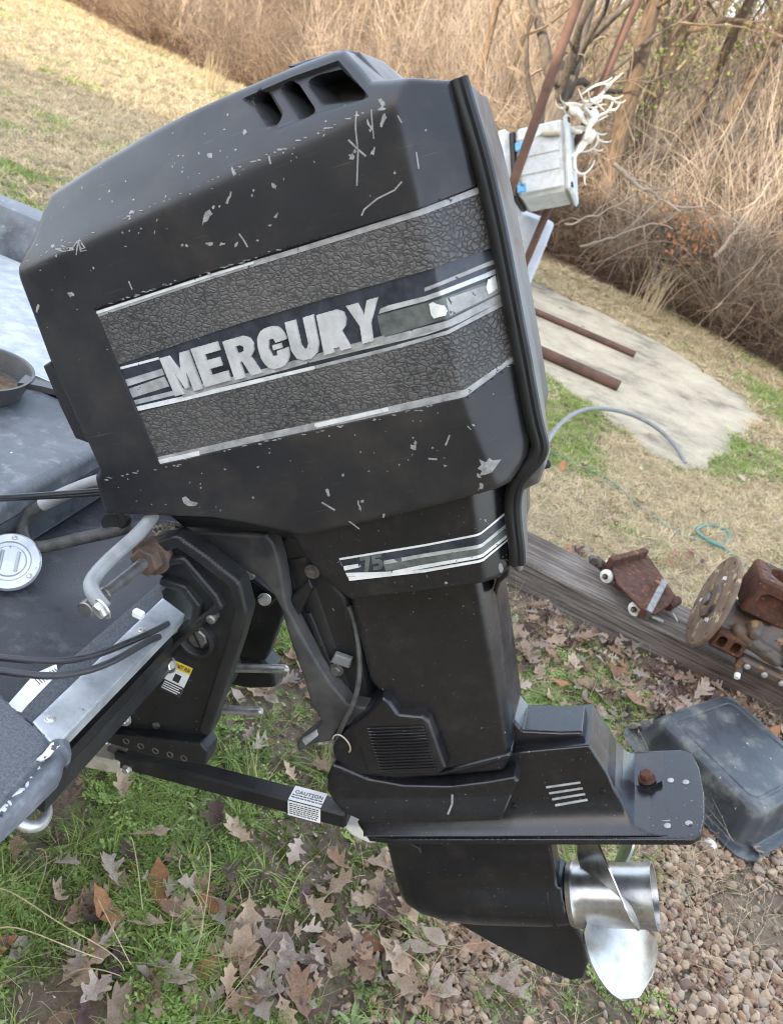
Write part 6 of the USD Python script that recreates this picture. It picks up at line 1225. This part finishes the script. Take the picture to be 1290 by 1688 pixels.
for pts, r, lab in (([(1012, 272, 11.6), (1045, 300, 11.5), (1085, 325, 11.4), (1120, 352, 11.3)], .035, 'broken grey branch sticking out of the brush at the right'), ([(955, 405, 12), (1000, 395, 11.9), (1060, 372, 11.8), (1110, 380, 11.7)], .022, 'pale bare branch lying across the brush low at right'), ([(930, 370, 12), (990, 350, 11.9), (1050, 318, 11.8)], .016, 'thin pale branch above the low one'), ([(1180, 425, 12), (1240, 340, 11.9), (1290, 270, 11.8)], .03, 'pale branch slanting up to the right edge')):
    C_ = np.array([ony(*p) for p in pts]); s = spline(C_, 14)+gn.normal(0, .015, (14, 3)); br = [tube(s, np.linspace(r, r*.4, 14), 6)]
    for i_ in range(3, 13, 2): S, _ = twig(s[i_], s[i_]-s[i_-1]+gn.normal(0, .06, 3), .7, 0, gn, 5, .02, .2); br.append(tube(S, np.linspace(r*.4, r*.1, 6), 4, False))
    o = C_[0]; m = cat(br); m.vertices = m.vertices-o; t_ = thing('fallen_branch', lab, 'branch', o); part(t_, 'wood', m, 'twig_pale', True)
protos = {}
def grove(name, n, b0, b1, box4, kinds, lab, grp, hs=(.8, 1.2), m=60):
    P = woods(4000, b0, b1, *box4, m)[:n]
    for p in P:
        k = kinds[gn.integers(0, len(kinds))]; R_ = euler(gn.normal(0, .04), gn.normal(0, .04), gn.uniform(0, 6.28)); s = float(gn.uniform(*hs))
        if (name, k) not in protos:
            t_ = thing(name, lab, 'tree', p, R_, s, grp); a, b, c = PT[k]; part(t_, 'trunk', a, PTM[k], True); part(t_, 'branches', b, PTM[k], True, kind='stuff'); part(t_, 'twigs', c, 'twig_grey' if k < 3 else 'twig_tan', False, kind='stuff'); protos[(name, k)] = t_
        else: copy_of(protos[(name, k)], name, lab, 'tree', p, R_, s, grp)
PT = [tree(6, .028, 601, 10, .06, .25, 3, .22), tree(7, .034, 602, 12, .05, .25, 3, .2), tree(5, .022, 603, 9, .10, .2, 3, .25), tree(10, .085, 604, 18, .04, .3, 4, .25), tree(12, .11, 605, 20, .04, .3, 4, .25), tree(9, .06, 606, 16, .08, .2, 4, .28)]
PTM = ['twig_pale', 'twig_pale', 'twig_grey', 'bark_grey', 'bark_brown', 'bark_brown']
grove('pale_sapling', 45, .8, 10, (-20, -1, 13, 36), [0, 1, 2], 'slender pale sapling in the woods above the motor cowl', 'pale saplings above the motor', (.6, 1.0))
grove('pale_sapling', 22, .8, 6, (-1, 8, 8, 18), [0, 1, 2], 'slender pale sapling in the brush at the right', 'pale saplings at the right', (.5, .8))
grove('woodland_tree', 85, 2, 22, (-26, 2, 14, 52), [3, 4, 5], 'bare woodland tree behind the far lawn', 'bare trees behind the lawn')
grove('woodland_tree', 90, 2.5, 30, (-2, 30, 8, 50), [3, 4, 5], 'bare woodland tree on the right behind the brush', 'bare trees on the right', (.7, 1.2))
# tawny tall grass tufts at the edge of the brush
tg = [blade_clump(60, 1.0, .010, .35, 701, 4), blade_clump(45, .8, .009, .45, 702, 4)]
for k, (px, py) in enumerate(((1062, 520), (1275, 610), (348, 150))):
    P = onz(px, py, 0); y_ = min(P[1], 24); P = ony(px, py, y_); P[2] = float(height(np.array([P[0]]), np.array([P[1]]))[0])
    t_ = thing('broomsedge_tuft', ['tall tawny grass tuft at the brush edge beyond the concrete pad', 'tawny grass tuft at the right edge by the brush', 'tall pale grass tuft above the motor cowl'][k], 'grass tuft', P, None, 1.0 if k < 2 else 1.3); part(t_, 'blades', tg[k % 2], 'grass_gold', True)
# ------------------------------------------------------------------ the house behind the photographer that keeps the yard in shade
hz = thing('house', 'plain house behind the photographer that shades the yard', 'house', (0, -14, 0))
part(hz, 'wall', rbox([-6, 0, 1.6], (20, 9, 3.4), .02), 'house_wall', False)
rf = trimesh.convex.convex_hull(np.array([[x, sy, z] for x in (-16.5, 4.5) for sy, z in ((-5.2, 3.3), (5.2, 3.3), (0, HROOF))])); part(hz, 'roof', rf, 'house_roof', False)
rf = trimesh.convex.convex_hull(np.array([[x, sy, z] for x in (-30, -16.5) for sy, z in ((-5.2, 3.2), (5.2, 3.2), (0, 6.9))])); part(hz, 'wing_roof', rf, 'house_roof', False); part(hz, 'wing_wall', rbox([-26, 0, 1.55], (8, 9, 3.3), .02), 'house_wall', False)
for x in (-13, -8, -3, 1): part(hz, 'window', rbox([x, 4.53, 1.8], (1.4, .06, 1.2), .01), 'window_glass', False)
